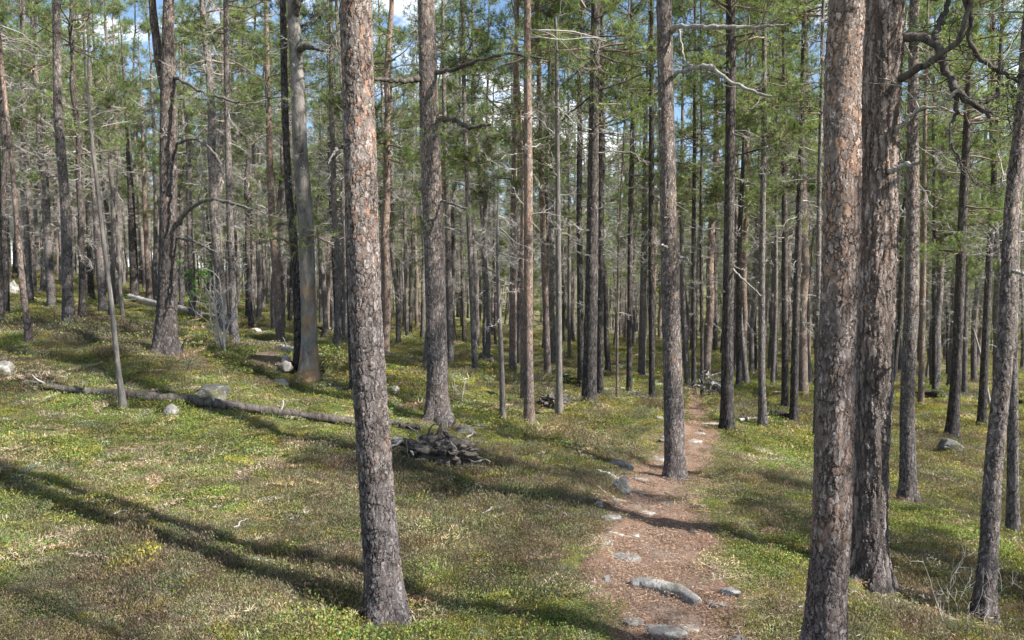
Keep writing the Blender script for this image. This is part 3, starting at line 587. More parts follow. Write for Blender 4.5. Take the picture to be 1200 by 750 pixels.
LAND = [('T', 'the left border'), ('Q', 'the swollen-footed pine'), ('F', 'the forked pine'), ('G', 'the barkless pine'), ('A', 'the nearest left pine'), ('E', 'the stout pine'),
        ('H', 'the slender orange pine'), ('I', 'the dark straight pine'), ('D', 'the sunlit path pine'), ('K', 'the path-edge pine'), ('B', 'the nearest right pine'), ('M', 'the lone straight pine'), ('N', 'the boulder pine'), ('O', 'the right border')]
lx = [project(T[k].location)[0] for k, _ in LAND]; lx[10] = 975; lx[13] = 1170
pts = [(x, y) for _, x, y in named]
cand = []
tries = 0
def okspot(x, y, mind):
    return all((x-a)**2+(y-b)**2 > mind*mind for a, b in pts)
NIND = 300-len(T)-4
r2 = np.random.default_rng(77)
while len(cand) < NIND and tries < 60000:
    tries += 1
    y = 15+31*r2.random()**.8; x = (r2.random()*2-1)*(y*.68+1.0)
    # keep the strip of the path open
    if path_mask(np.array([x]), np.array([y]))[0] > -1.6 and y < 34: continue
    if y < 30 and any(abs(project((x, y, 0))[0]-q) < 17 for q in (193, 361)): continue
    if not okspot(x, y, 1.05 if y > 22 else 1.5): continue
    pts.append((x, y)); cand.append((x, y))
def place(x, y, k, s):
    z = hz(x, y); root = bpy.data.objects.new('pine_tree', None); sc.collection.objects.link(root)
    root.location = (x, y, z); root.rotation_euler = (r2.normal(0, .018), r2.normal(0, .018), r2.uniform(0, 6.28)); w = s*r2.uniform(.75, 1.15); root.scale = (w, w, s)
    for nm, me in zip(('trunk', 'crown', 'bare_branches'), PM[k]):
        if me is None: continue
        c = bpy.data.objects.new(nm, me); sc.collection.objects.link(c); c.parent = root
    return root
# proto number k is built once; every further tree links copies that share its meshes
buckets = {}; DEAD = set()
for x, y in cand:
    kk = int(r2.integers(0, 8)) if r2.random() > .1 else int(8+r2.integers(0, 2)); o = place(x, y, kk, r2.uniform(.85, 1.15)); o.name = 'dead_pine_pole' if kk > 7 else 'pine_tree'; DEAD.add(o.name) if kk > 7 else 0; px, py = project((x, y, hz(x, y)))
    j = sum(px > q for q in lx); tier = 0 if y < 24 else (1 if y < 35 else 2); buckets.setdefault((tier, j), []).append((px, o))
ORD = 'first second third fourth fifth sixth seventh eighth ninth tenth eleventh twelfth thirteenth fourteenth fifteenth sixteenth seventeenth eighteenth nineteenth twentieth twenty-first twenty-second'.split()
for (tier, j), L in buckets.items():
    L.sort(key=lambda t: t[0])
    if j == 0: where = 'at the left border'
    elif j >= len(LAND): where = 'at the right border'
    else: where = 'between %s and %s' % (LAND[j-1][1], LAND[j][1])
    for n_, (px, o) in enumerate(L):
        if tier == 0: lab = '%s nearer pine from left %s' % (ORD[min(n_, 21)], where)
        elif tier == 1: lab = '%s farther pine from left %s' % (ORD[min(n_, 21)], where)
        else: lab = '%s distant pine from left %s' % (ORD[min(n_, 21)], where)
        if o.name in DEAD: tag(o, lab.replace('pine', 'dead pole', 1).replace('thin ', ''), 'dead tree', 'dead poles '+where); continue
        tag(o, lab, 'pine tree', ('distant pines ' if tier == 2 else 'pines ')+where)

# --- geometry-node scatter for the things nobody could count
def scatter(name, protos, P, rot, scl, kind, tint, label, cat):
    col = bpy.data.collections.new(name+'_sources')
    for i, (nm, me) in enumerate(protos): col.objects.link(bpy.data.objects.new(nm, me))
    order = sorted(range(len(protos)), key=lambda i: col.objects.keys().index(protos[i][0]))
    names = sorted(o.name for o in col.objects); rank = np.array([names.index(protos[i][0]) for i in range(len(protos))])
    me = bpy.data.meshes.new(name); me.vertices.add(len(P)); me.vertices.foreach_set('co', np.asarray(P).ravel())
    for nm, ty, dat, key in (('rot', 'FLOAT_VECTOR', rot, 'vector'), ('scl', 'FLOAT_VECTOR', scl, 'vector'), ('kind', 'INT', rank[kind], 'value')):
        a = me.attributes.new(nm, ty, 'POINT'); a.data.foreach_set(key, np.asarray(dat).ravel().astype(np.int32 if ty == 'INT' else np.float32))
    a = me.attributes.new('itint', 'FLOAT_COLOR', 'POINT'); a.data.foreach_set('color', np.c_[tint, np.ones(len(P))].ravel().astype(np.float32))
    o = link(name, me); tag(o, label, cat, kind='stuff')
    ng = bpy.data.node_groups.new(name, 'GeometryNodeTree'); ng.interface.new_socket('Geometry', in_out='INPUT', socket_type='NodeSocketGeometry'); ng.interface.new_socket('Geometry', in_out='OUTPUT', socket_type='NodeSocketGeometry')
    gi = ng.nodes.new('NodeGroupInput'); go = ng.nodes.new('NodeGroupOutput'); ip = ng.nodes.new('GeometryNodeInstanceOnPoints'); ci = ng.nodes.new('GeometryNodeCollectionInfo')
    ci.inputs['Collection'].default_value = col; ci.inputs['Separate Children'].default_value = True; ci.inputs['Reset Children'].default_value = True; ip.inputs['Pick Instance'].default_value = True
    def na(n_, ty):
        a = ng.nodes.new('GeometryNodeInputNamedAttribute'); a.data_type = ty; a.inputs['Name'].default_value = n_; return a.outputs['Attribute']
    L = ng.links.new; L(gi.outputs[0], ip.inputs['Points']); L(ci.outputs[0], ip.inputs['Instance']); L(na('kind', 'INT'), ip.inputs['Instance Index']); L(na('rot', 'FLOAT_VECTOR'), ip.inputs['Rotation']); L(na('scl', 'FLOAT_VECTOR'), ip.inputs['Scale']); L(ip.outputs[0], go.inputs[0])
    md = o.modifiers.new('scatter', 'NODES'); md.node_group = ng
    return o
# the wood beyond the single trees
fp = []
for k, (a, b_, c, m) in enumerate(PR):
    g = Geo(); g.merge(a, 0); g.merge(b_, 1); g.merge(c, 3); fp.append(('far_pine_%s' % 'abcdefgh'[k], g.mesh('far_pine', [m, M_limb, M_needle, M_twig])))
for k in range(2):
    r = np.random.default_rng(40+k); H = 5.5+k*2; zz = np.arange(-.2, H+.1, .5); cf = lambda z: np.stack([0*z, 0*z, z], -1); rf = lambda z: .05*np.clip(1-z/H, .1, 1)
    g = Geo(); g.merge(trunk_geo(cf(zz), rf(zz), np.arange(0, H, .5), 8, k), 0); g.merge(crown_geo(cf, rf, .5, H, r, .9, 1.15, per=9, ln=.11, wd=.02), 1); fp.append(('young_pine_%s' % 'ab'[k], g.mesh('young_pine', [M_bark, M_limb, M_needle, M_twig])))
n = 1150; y = 44+100*r2.random(n)**.9; x = (r2.random(n)*2-1)*(y*.72+2); P = np.stack([x, y, height(x, y)], -1)
sc_ = r2.uniform(.9, 1.25, n); w = sc_*r2.uniform(.8, 1.3, n)
scatter('background_forest', fp, P, np.stack([0*x, 0*x, r2.uniform(0, 6.28, n)], -1), np.stack([w, w, sc_], -1), np.where(r2.random(n) < .22, 8+r2.integers(0, 2, n), r2.integers(0, 8, n)), np.ones((n, 3)), 'dense far pine wood closing the view behind the single trunks', 'forest')
# trees beside and behind the camera, whose shade falls into the view
for x, y, k_ in [(7.9,4.4,0),(8.5,-2.5,1),(12.5,5.5,3),(3.4,-3.6,2),(-8,3,5)]:
    o = place(x, y, k_, r2.uniform(.9, 1.1)); tag(o, 'pine beside the walker outside the photo', 'pine tree', 'pines outside the photo')
for x, y, k_ in [(3.5,1.5,9),(5.3,2.5,9),(6.4,4.3,8)]:
    o = place(x, y, k_, 1.); o.name = 'dead_pine_pole'; tag(o, 'dead slim pole right of the walker outside the photo', 'dead tree', 'dead poles outside the photo')

# ------------------------------------------------------------------ ground cover
def leaf_tuft(seed, n, rad, hgt, ls, lw, cols, up=.3, stems=0, stemcol=(.1, .07, .05)):
    r = np.random.default_rng(seed); g = Geo()
    a = r.uniform(0, 6.28, n); q = rad*np.sqrt(r.random(n)); env = hgt*(1-.6*(q/rad)**2)
    p = np.stack([q*np.cos(a), q*np.sin(a), env*r.uniform(.15, 1, n)], -1)
    d = unit(r.normal(0, 1, (n, 3))+np.array([0, 0, up*3])); s = unit(np.cross(d, r.normal(0, 1, (n, 3))))
    L = ls*r.uniform(.6, 1.4, (n, 1)); W = lw*r.uniform(.7, 1.3, (n, 1))
    V = np.stack([p-d*L*.5, p+s*W*.5, p+d*L*.5, p-s*W*.5], 1).reshape(-1, 3)
    c = np.array(cols)[r.integers(0, len(cols), n)]*r.uniform(.7, 1.3, (n, 1)); g.add(V, np.arange(4*n).reshape(-1, 4), None, 0, np.repeat(c, 4, 0), False)
    if stems:
        a = r.uniform(0, 6.28, stems); q = rad*.9*np.sqrt(r.random(stems)); P0 = np.stack([q*np.cos(a), q*np.sin(a), 0*q-.02], -1)
        PP = grow(P0, unit(r.normal(0, .35, (stems, 3))+np.array([0, 0, 1])), hgt*r.uniform(.7, 1.5, stems), 4, .15, 0, r)
        V, Q = tubes(PP, rads(np.full(stems, .0014), .5, 4), 3); g.add(V, Q, None, 0, np.array(stemcol))
    return g
BIL = [(.13, .20, .05), (.17, .235, .06), (.10, .155, .045), (.22, .25, .07), (.28, .24, .08)]
LIN = [(.09, .125, .04), (.12, .155, .055), (.17, .18, .075)]
HEA = [(.16, .13, .095), (.20, .17, .12), (.12, .13, .07), (.28, .23, .17), (.17, .17, .09)]
DRY = [(.44, .38, .26), (.36, .29, .19), (.27, .21, .14), (.50, .45, .34), (.19, .17, .09)]
MOS = [(.23, .24, .05), (.31, .285, .06), (.17, .19, .045), (.33, .26, .075)]
GRS = [(.22, .26, .09), (.36, .34, .15), (.17, .21, .07), (.5, .45, .3)]
CV = [('bilberry_a', leaf_tuft(1, 400, .15, .06, .012, .008, BIL, .2, 20)), ('bilberry_b', leaf_tuft(2, 360, .16, .085, .0135, .0085, BIL, .2, 22)),
      ('lingonberry', leaf_tuft(3, 430, .15, .05, .011, .007, LIN, .1, 10)),
      ('heather_a', leaf_tuft(4, 560, .16, .07, .015, .0038, HEA, .7, 34)), ('heather_b', leaf_tuft(5, 540, .15, .09, .016, .004, HEA, .8, 34)),
      ('dry_litter', leaf_tuft(6, 420, .17, .035, .028, .0042, DRY, .15, 10, (.45, .4, .34))), ('lichen', leaf_tuft(7, 380, .14, .035, .011, .009, [(.42, .41, .33), (.34, .35, .26), (.50, .48, .40)], .1, 0)),
      ('moss', leaf_tuft(8, 620, .15, .04, .012, .0055, MOS, .5, 0)), ('grass', leaf_tuft(9, 190, .14, .06, .04, .003, GRS, .8, 0))]
CN = [c[0] for c in CV]; CM = [(nm, gg.mesh(nm, [M_cover])) for nm, gg in CV]
EXCL = []
# feed: [kind weights] chosen by patch noise
def cover(n, y0, y1, pw, smin, smax, seed, hs=1.):
    r = np.random.default_rng(seed); y = y0+(y1-y0)*r.random(n)**pw; x = (r.random(n)*2-1)*(y*.66+1.4)
    m = path_mask(x, y); keep = (m < .02+.05*r.random(n)) | (r.random(n) < .02)
    for k, o in T.items():
        keep &= (x-o.location.x)**2+(y-o.location.y)**2 > .11**2
    for ex, ey, er in EXCL: keep &= (x-ex)**2+(y-ey)**2 > er*er
    x, y, m = x[keep], y[keep], m[keep]; n = len(x)
    a = fbm(x, y, .55, 31, 4); b = fbm(x, y, 1.1, 51, 4); c = fbm(x, y, .8, 71, 4)
    near_path = np.clip(1+m*1.2, 0, 1)+2.5*np.exp(-((x-2.7)**2+(y-4.6)**2)/.5)+1.5*np.exp(-((x+3.)**2+(y-6.4)**2)/1.2)
    foot = np.zeros(n)
    for k in 'ABCDEFMOGIK': foot = np.maximum(foot, np.exp(-((x-T[k].location.x)**2+(y-T[k].location.y)**2)/.06))
    near_path = near_path+5*foot; fr = np.clip((y-7)/6, 0, 1)
    W = np.stack([.8+6*np.clip(a-.47, 0, 1)*4, .5+5*np.clip(a-.5, 0, 1)*3, .8+2*b, .9+14*np.clip(.52-a, 0, 1)*3, .7+12*np.clip(.5-a, 0, 1)*3, .9+22*np.clip(b-.51, 0, 1)+2.4*near_path, .25+6*np.clip(b-.56, 0, 1), .9+14*np.clip(c-.52, 0, 1)+4*fr, .45+2*np.clip(c-.45, 0, 1)+.8*fr], -1)
    W = np.cumsum(W/W.sum(1, keepdims=True), 1); kind = (r.random((n, 1)) > W).sum(1).clip(0, 8)
    z = height(x, y)-.012; s = r.uniform(smin, smax, n)*(.7+.45*vnoise(x*1.3, y*1.3, 5)+.45*vnoise(x*4.1, y*4.1, 6)**2)
    low = np.clip(-m*2.2, .35, 1)
    P = np.stack([x, y, z], -1); rot = np.stack([r.normal(0, .18, n), r.normal(0, .18, n), r.uniform(0, 6.28, n)], -1)
    t = .42+1.1*fbm(x, y, 1.5, 91, 4); tint = np.stack([t*r.uniform(.85, 1.2, n), t*r.uniform(.9, 1.12, n), t*r.uniform(.8, 1.15, n)], -1)
    return P, rot, np.stack([s, s, s*hs*low*r.uniform(.7, 1.2, n)], -1), kind, tint
# needle litter and chips on the path
lt = Geo(); r = np.random.default_rng(3)
n = 170; p = np.stack([r.uniform(-.12, .12, n), r.uniform(-.12, .12, n), r.uniform(.001, .012, n)], -1); d = unit(r.normal(0, 1, (n, 3))*np.array([1, 1, .15])); s_ = unit(np.cross(d, np.array([0, 0, 1.])+r.normal(0, .4, (n, 3))))
L = r.uniform(.012, .04, (n, 1)); W_ = r.uniform(.0015, .005, (n, 1)); V = np.stack([p-d*L*.5, p+s_*W_*.5, p+d*L*.5, p-s_*W_*.5], 1).reshape(-1, 3)
lc = np.array([(.32, .20, .145), (.40, .28, .205), (.18, .11, .08), (.46, .385, .32), (.24, .15, .11)])[r.integers(0, 5, n)]; lt.add(V, np.arange(4*n).reshape(-1, 4), None, 0, np.repeat(lc, 4, 0), False)
ltm = lt.mesh('needle_litter', [M_cover])
n = 9000; y = 1.8+18*r.random(n)**1.5; x = r.uniform(-1, 5, n); m = path_mask(x, y); k = m > -.05; x, y = x[k], y[k]; n = len(x)
Zl = height(x, y)+np.clip(path_mask(x, y)*.09, -.03, .022)+.002; t = r.uniform(.65, 1.25, (n, 1))*np.ones((n, 3))
scatter('needle_litter', [('litter_patch', ltm)], np.stack([x, y, Zl], -1), np.stack([r.normal(0, .05, n), r.normal(0, .05, n), r.uniform(0, 6.28, n)], -1), np.ones((n, 3))*r.uniform(.7, 1.2, (n, 1)), np.zeros(n, int), t, 'brown pine needles and bark chips littering the path', 'needle litter')
# ------------------------------------------------------------------ stones
def ico(sub):
    import bmesh
    bm = bmesh.new(); bmesh.ops.create_icosphere(bm, subdivisions=sub, radius=1); V = np.array([v.co[:] for v in bm.verts]); Fc = np.array([[v.index for v in f.verts] for f in bm.faces]); bm.free(); return V, Fc
ICO = ico(5)
SG = 'stones lying on the path'
def rock(px, py, w, h, label, m=None, seed=0, dep=.8, rot=0., sink=.3, group=None, name='stone', cat='stone', flat=1., tilt=0.):
    """w, h: size in the photo, the bottom middle at px, py"""
    b = ray(px, py); d = b[1]; a = w/2/F*d; hh = h/F*d/(2-2*sink)*flat; r = np.random.default_rng(seed)
    V = ICO[0].copy(); off = r.uniform(-50, 50, 3)
    for k in range(9):              # chop flat facets
        nrm = unit(r.normal(0, 1, 3)*np.array([1, 1, .8])); c = r.uniform(.55, .85); dd = V@nrm; V = V-np.maximum(dd-c, 0)[:, None]*nrm*.9
    dn = np.array([mnoise.fractal(Vector(v*1.6+off), .6, 2.1, 5) for v in V]); V = V*(1+.11*dn)[:, None]
    if group == SG: V[:, 2] = np.minimum(V[:, 2], .45+.12*dn)
    V *= np.array([a, a*dep, hh]); V /= np.array([max(abs(V[:, 0]))/a, 1, 1])
    ct, st = math.cos(tilt), math.sin(tilt); V = V@np.array([[ct, 0, st], [0, 1, 0], [-st, 0, ct]])
    c, s = math.cos(rot), math.sin(rot); V = V@np.array([[c, s, 0], [-s, c, 0], [0, 0, 1]])
    y = b[1]+a*dep*.5; x = b[0]*y/b[1]; EXCL.append((x, y-a*dep*.35, a*.72)); g = Geo(); g.add(V, None, ICO[1]); o = link(name, g.mesh(name, [m or M_rock]), None, (x, y, hz(x, y)+hh*(1-2*sink))); return tag(o, label, cat, group)
SG = 'stones lying on the path'
rock(740,736,30,12,'small flat grey stone on the lower left of the path',M_rock,2,.8,0,.35,SG)
rock(776,750,62,16,'flat slab at the bottom edge of the path',M_rock,3,.5,-.3,.42,SG)
rock(733,661,44,13,'flat grey stone at the left path side above the long slab',M_rock,4,.6,-.3,.4,SG)
rock(752,668,16,7,'little stone right of the flat grey stone on the path',M_rock_p,5,.6,.3,.4,SG)
rock(856,700,28,10,'pale stone half buried near the right path edge',M_rock_p,6,.7,0,.4,SG)
rock(838,714,26,8,'low brown grey stone below the pale one at the right path edge',M_rock,7,.6,0,.45,SG)
rock(756,606,26,10,'flat stone in the middle of the path below the sunlit pine',M_rock_p,8,.6,-.2,.4,SG)
rock(746,598,20,8,'flat stone touching the upper left of the mid-path stone',M_rock,9,.6,-.2,.4,SG)
rock(770,624,22,6,'thin pale stone on the path left side, half buried',M_rock_p,10,.5,-.2,.45,SG)
rock(728,584,24,22,'rounded boulder at the left path bank',M_rock,11,.7,.2,.3)
rock(718,570,16,9,'small stone atop the left bank beside the rounded boulder',M_rock,12,.7,.2,.35)
rock(702,596,14,8,'pale small stone left of the rounded boulder on the bank',M_rock_p,31,.7,.2,.35)
rock(768,542,34,9,'flat slab crossing the path left of the sunlit pine',M_rock,13,.8,.1,.42,SG)
rock(722,550,44,12,'layered grey stone ledge on the left path bank',M_rock,14,.7,-.35,.4)
rock(812,520,22,5,'pale stone behind the sunlit pine where the path narrows',M_rock_p,15,.8,0,.42,SG)
rock(818,510,18,4,'smaller pale stone further up the narrow path',M_rock_p,16,.8,0,.42,SG)
rock(772,492,12,4,'small flat stone in the grass left of the narrow path',M_rock,17)
rock(778,516,10,5,'small grey stone touching the left side of the sunlit pine',M_rock,18)
rock(328,458,22,12,'small pointed pale stone at the foot of the barkless pine',M_rock_p,19,.8,.2,.25)
rock(390,459,26,5,'low pale stone ridge right of the barkless pine',M_rock,20,.7,.0,.4)
rock(246,471,60,17,'large mossy boulder sunk in the slope behind the long log',M_rock_m,21,1.,.1,.55,name='boulder',cat='boulder')
rock(201,492,20,16,'grey stone on the near side of the long log',M_rock,22,.8,.3,.3)
rock(460,463,22,10,'pale stone just right of the nearest left pine',M_rock_p,23,.8,0,.35)
rock(14,345,20,17,'pale boulder at the left border far up the slope',M_rock_p,24,.8,0,.3,name='boulder',cat='boulder')
rock(6,440,30,14,'dark stone at the left border above the long log',M_rock,25,.8,0,.4)
rock(60,388,14,5,'small pale stone left of the pine with swollen foot',M_rock_p,26)
rock(1110,534,36,17,'pale mossy boulder at the foot of the leaning dark pine',M_rock_m,27,.8,.2,.3,name='boulder',cat='boulder')
rock(565,424,12,9,'small dark boulder right of the slim pine on the brown bank',M_rock_m,28)
rock(576,426,9,6,'pale stone touching the small dark boulder',M_rock_p,29)
rock(894,556,10,9,'grey stone in the grass left of the nearest right pine',M_rock,30)
rock(660,444,10,8,'pale stone in the slope behind the grey dead pole',M_rock_p,32)
rock(545,512,30,12,'mossy grey stone block right of the root stump',M_rock_m,33,.8,.1,.3)
rock(300,390,14,5,'flat pale stone near the dark pine left of the barkless one',M_rock_p,34)

# ------------------------------------------------------------------ fallen wood
def log(pix, label, m, name='fallen_log', cat='log', lift=1.15, stubs=0, seed=0, group=None, segs=14, K=70, rn=.12):
    """pix (px, py, width)"""
    r = np.random.default_rng(seed); Q = []
    for px, py, w in pix:
        p = ray(px, py); rad = w/2/F*p[1]; Q.append(np.r_[p[:2], p[2]+rad*lift, rad])
    Q = np.array(Q); b = Q[0, :3].copy(); Q[:, :3] -= b; Q = smooth_path(Q, K); st_ = cat != 'stone'; Q[:, :3] += r.normal(0, .004 if st_ else .0006, (K, 3)); Q[:, 3] *= 1+.06*st_*np.sin(np.arange(K)*.7+r.uniform(0, 6))+rn*np.interp(np.arange(K), np.arange(0, K+4, 4), r.normal(0, 1, len(np.arange(0, K+4, 4))))
    Q[0, 3] *= .55; Q[-1, 3] *= .3 if cat != 'stone' else .75
    V, q = tubes(Q[None, :, :3], Q[None, :, 3], segs, .13 if st_ else .03, r); g = Geo(); g.add(V, q, None, 0, (.7, .7, .7)); V2 = [Q[0, :3]]; 
    for e, base in ((0, 0), (K-1, (K-1)*segs)):
        ring = V[base:base+segs]; cpt = ring.mean(0)+(Q[e, :3]-Q[1 if e == 0 else K-2, :3])*.0; g.add(np.vstack([ring, cpt]), None, [[i, (i+1) % segs, segs] for i in range(segs)], 0, (.7, .7, .7), False)
    root = link(name, g.mesh(name, [m]), None, b); tag(root, label, cat, group); rmax = max(Q[:, 3])
    if rmax > .02: EXCL.extend([(b[0]+q_[0], b[1]+q_[1]-.03, q_[3]*1.5+.02) for q_ in Q[::max(1, K//30)]])
    for k in range(stubs):
        i = r.integers(5, K-5); P = grow(Q[i:i+1, :3], np.array([[r.normal(0, .6), -.5, .8]]), np.array([r.uniform(.08, .3)]), 6, .25, 0, r); V, q = tubes(P, rads([.014], .4, 6), 6); g = Geo(); g.add(V, q, None, 0, (.7, .7, .7)); link('branch_stub', g.mesh('branch_stub', [M_silver]), root)
    return root
log([(738,690,12),(752,690,17),(775,696,18),(798,704,19),(818,714,15)],'long rounded grey stone slab lying slantwise across the path',M_rock,name='stone',cat='stone',seed=21,lift=.75,K=40,segs=18,rn=.04)
log([(20,452,8),(80,462,9),(150,470,11),(215,476,12),(300,486,11),(360,494,10),(422,502,9)],'long grey fallen log lying across the left slope in front of the mossy boulder',M_darkwood,stubs=4,seed=1)
log([(436,497,7),(470,502,7),(492,505,6)],'short log piece between the nearest left pine and the root stump',M_darkwood,seed=2)
log([(178,402,4),(215,406,5),(255,408,4),(292,411,3)],'pale thin fallen stem right of the forked pine',M_silver,seed=3,stubs=1)
log([(300,405,6),(330,412,7),(372,421,7),(410,430,6)],'grey fallen trunk passing behind the barkless pine',M_silver,seed=4,stubs=2)
log([(150,350,5),(170,358,8),(205,366,8),(262,377,5)],'weathered grey trunk lying behind the forked pine on the left slope',M_silver,seed=5,stubs=2)
log([(1072,467,7),(1100,468,9),(1140,471,9),(1168,474,8),(1205,476,7)],'black charred log lying across the far right',M_black,seed=6)
log([(822,500,4),(845,500,5),(875,493,4),(902,491,3)],'pale stick behind the foot of the dark path-edge pine',M_silver,name='fallen_branch',cat='branch',seed=7)
log([(898,488,8),(915,491,9),(935,495,6)],'dark rotten log at the feet of the pair of dark pines',M_black,seed=8)
log([(766,452,4),(781,454,4),(790,455,3)],'pale short log left of the sunlit path pine',M_silver,seed=9)
log([(906,462,3),(915,463,4),(924,464,3)],'short white log near the pair of dark pines',M_silver,seed=19)
log([(726,456,3),(742,462,4),(760,466,3)],'thin fallen branch near the trail bend',M_silver,name='fallen_branch',cat='branch',seed=10)
log([(336,440,13),(335,425,8),(332,420,4)],'broken pale stub leaning beside the barkless pine',M_silver,name='broken_stump',cat='stump',seed=11,K=20)
log([(700,556,5),(716,562,6),(740,575,4)],'grey root crossing the left bank of the path',M_silver,name='exposed_root',cat='root',seed=12)
log([(722,604,3),(740,608,3),(762,612,3)],'bleached root on the path above the tree shadow',M_silver,name='exposed_root',cat='root',seed=13)
log([(745,688,3),(754,677,4),(762,684,3),(770,690,2)],'small bleached root beside the flat stone on the path',M_silver,name='exposed_root',cat='root',seed=14)
for k, (a, b_, lab) in enumerate([((165,700),(215,718),'thin pale stick in the heath at lower left'),((275,627),(292,614),'short crooked twig left of the long tree shadow'),((565,610),(590,600),'small twig lying right of the nearest left pine'),
      ((470,662),(505,650),'curved pale twig beside the nearest left pine'),((130,612),(150,606),'tiny white twig in the lower left heath'),((640,600),(668,612),'pale twig on the slope left of the path')]):
    log([(a[0], a[1], 2.2), ((a[0]+b_[0])/2, (a[1]+b_[1])/2-4, 2), (b_[0], b_[1], 1.4)], lab, M_silver, name='fallen_twig', cat='twig', seed=60+k, lift=6, K=14, segs=6)
for k, (pts_, lab) in enumerate([([(700,575,4),(722,590,4),(742,592,3)],'bleached root hugging the left path bank below the rounded boulder'),([(712,628,3),(735,634,4),(758,640,3),(772,652,2)],'long thin root crossing the path below the tree shadow'),
      ([(798,640,3),(820,652,3),(838,668,2)],'short root near the right path side above the pale stone'),([(720,560,3),(750,566,3),(772,574,2)],'dark root stepping over the path near the sunlit pine foot'),
      ([(790,580,4),(772,584,3),(752,596,2)],'root running from the sunlit pine down the path'),([(852,722,3),(838,728,3),(818,742,2)],'crooked root at the lower right of the path')]):
    log(pts_, lab, [M_silver, M_darkwood][k in (3, 4)], name='exposed_root', cat='root', seed=80+k, lift=1.6, K=24, segs=8)
for a in [(716,612,26,9,14,.3,'flat grey stone at the left path edge under the tree shadow'),(740,632,30,8,15,-.2,'long flat stone in the path left of its middle'),(708,640,20,8,16,.1,'squarish stone in the left verge of the path'),(792,668,20,6,17,.2,'small sunken stone in the path middle above the long slab'),
          (712,690,22,8,41,0,'half buried stone at the dark lower left of the path'),(806,742,34,9,42,-.3,'sunken slab at the bottom middle of the path'),(752,566,20,7,43,.2,'grey stone under the roots left of the sunlit pine'),(735,556,22,6,44,-.4,'flat ledge stone beside the layered ledge'),(822,598,12,5,45,0,'small stone at the right path edge by the sunlit pine'),
          (748,580,18,6,46,.2,'flat stone in the path close right of the rounded boulder')]:
    rock(a[0], a[1], a[2], a[3], a[6], [M_rock, M_rock_p][a[4] % 2], a[4]+100, .7, a[5], .42, SG)
# burnt snag sticking up right of the forked pine
def snag(px, py, pts_, label, m, seed):
    b = ray(px, py); d = b[1]; Q = np.array([np.r_[at(a, c, d)-b, w/2/F*d] for a, c, w in pts_]); Q = smooth_path(Q, 20); r = np.random.default_rng(seed)
    V, q = tubes(Q[None, :, :3], Q[None, :, 3], 9, .2, r); g = Geo(); g.add(V, q, None, 0, (.5, .5, .5)); o = link('broken_stump', g.mesh('broken_stump', [m]), None, b); return tag(o, label, 'stump')
snag(212, 420, [(212,424,8),(212,414,5),(214,406,3),(216,400,1)], 'small black burnt snag right of the forked pine foot', M_black, 1)
snag(378, 398, [(370,399,5),(378,396,7),(380,386,5),(372,383,2)], 'small dark hooked stub behind the barkless pine', M_black, 2)
# dead root plates
def rootmass(px, py, w, h, label, m1, m2, seed, n=22, name='uprooted_stump', core=True, pale=.3, wob=.33, thick=1.):
    b = ray(px, py); d = b[1]; s = w/F*d; hh = h/F*d; r = np.random.default_rng(seed); root = empty(name, b, label, 'stump')
    if core:
        V = ICO[0]*np.array([s*.34, s*.22, hh*.40]); off = r.uniform(-9, 9, 3); V = V*(1+.55*np.array([mnoise.fractal(Vector(v*2.6+off), .6, 2.1, 5) for v in ICO[0]]))[:, None]; V[:, 2] += hh*.3; g = Geo(); g.add(V, None, ICO[1]); link('root_core', g.mesh('root_core', [m2]), root)
    for k in range(n):
        a = r.uniform(0, 6.28); e = r.uniform(-.25, .75)**1 if r.random() < .8 else r.uniform(.7, 1.3); D = np.array([[math.cos(a)*math.cos(e), math.sin(a)*.5*math.cos(e), math.sin(e)*.8]]); L = s*r.uniform(.15, .55)
        P = grow(np.array([[r.normal(0, s*.17), r.normal(0, s*.06), hh*r.uniform(.05, .6)]]), D, np.array([L]), 18, wob, r.choice([-.12, -.05, .06]), r); P[..., 2] = np.clip(P[..., 2], -.01, hh*1.05)
        R = rads([thick*s*r.choice([r.uniform(.006, .014), r.uniform(.008, .018), r.uniform(.02, .04)])], .2, 18)*r.uniform(.65, 1.35, (1, 18)); V, q = tubes(P, R, 8, .18, r); g = Geo(); g.add(V, q, None, 0, (.6, .6, .6)); link('root', g.mesh('root', [m1 if r.random() < pale else m2]), root)
    return root
rootmass(516, 545, 118, 46, 'gnarled grey uprooted stump with twisted roots below the stout pine', M_silver, M_darkwood, 4, 60)
rootmass(650, 478, 48, 22, 'driftwood-like dead root lying at the grey dead pole', M_silver, M_darkwood, 7, 13)
rootmass(828, 464, 34, 46, 'bleached pile of upturned roots and branches at the trail end', M_silver, M_snag, 9, 44, pale=.8, core=False, wob=.13, thick=1.5)
for k in range(4): log([(834, 452+k*2, 3), (842+k*2, 455+k*3, 3), (852-k*2, 449+k*6, 2.4)], 'bleached branch %s of the root pile at the trail end' % ['lying topmost right', 'second from top right', 'third from top right', 'lowest right'][k], M_silver, name='fallen_branch', cat='branch', seed=30+k, lift=5, K=16, segs=6)
# leaning dead stick at the right
T['stick'] = pine([(1166,502,4),(1158,460,3),(1150,420,3),(1141,384,2)], 1.5, 'pale dead stick leaning beside the dark pine on the right', M_silver, crown=False, bare=None, snap=True, name='dead_pine_pole', cat='dead tree', seed=90)
T['s2'] = pine([(462,478,2),(464,468,2),(468,456,1.5)], .5, 'thin forked white twig standing right of the nearest left pine', M_silver, crown=False, bare=None, snap=True, name='standing_twig', cat='twig', seed=91) if False else None
del T['s2']

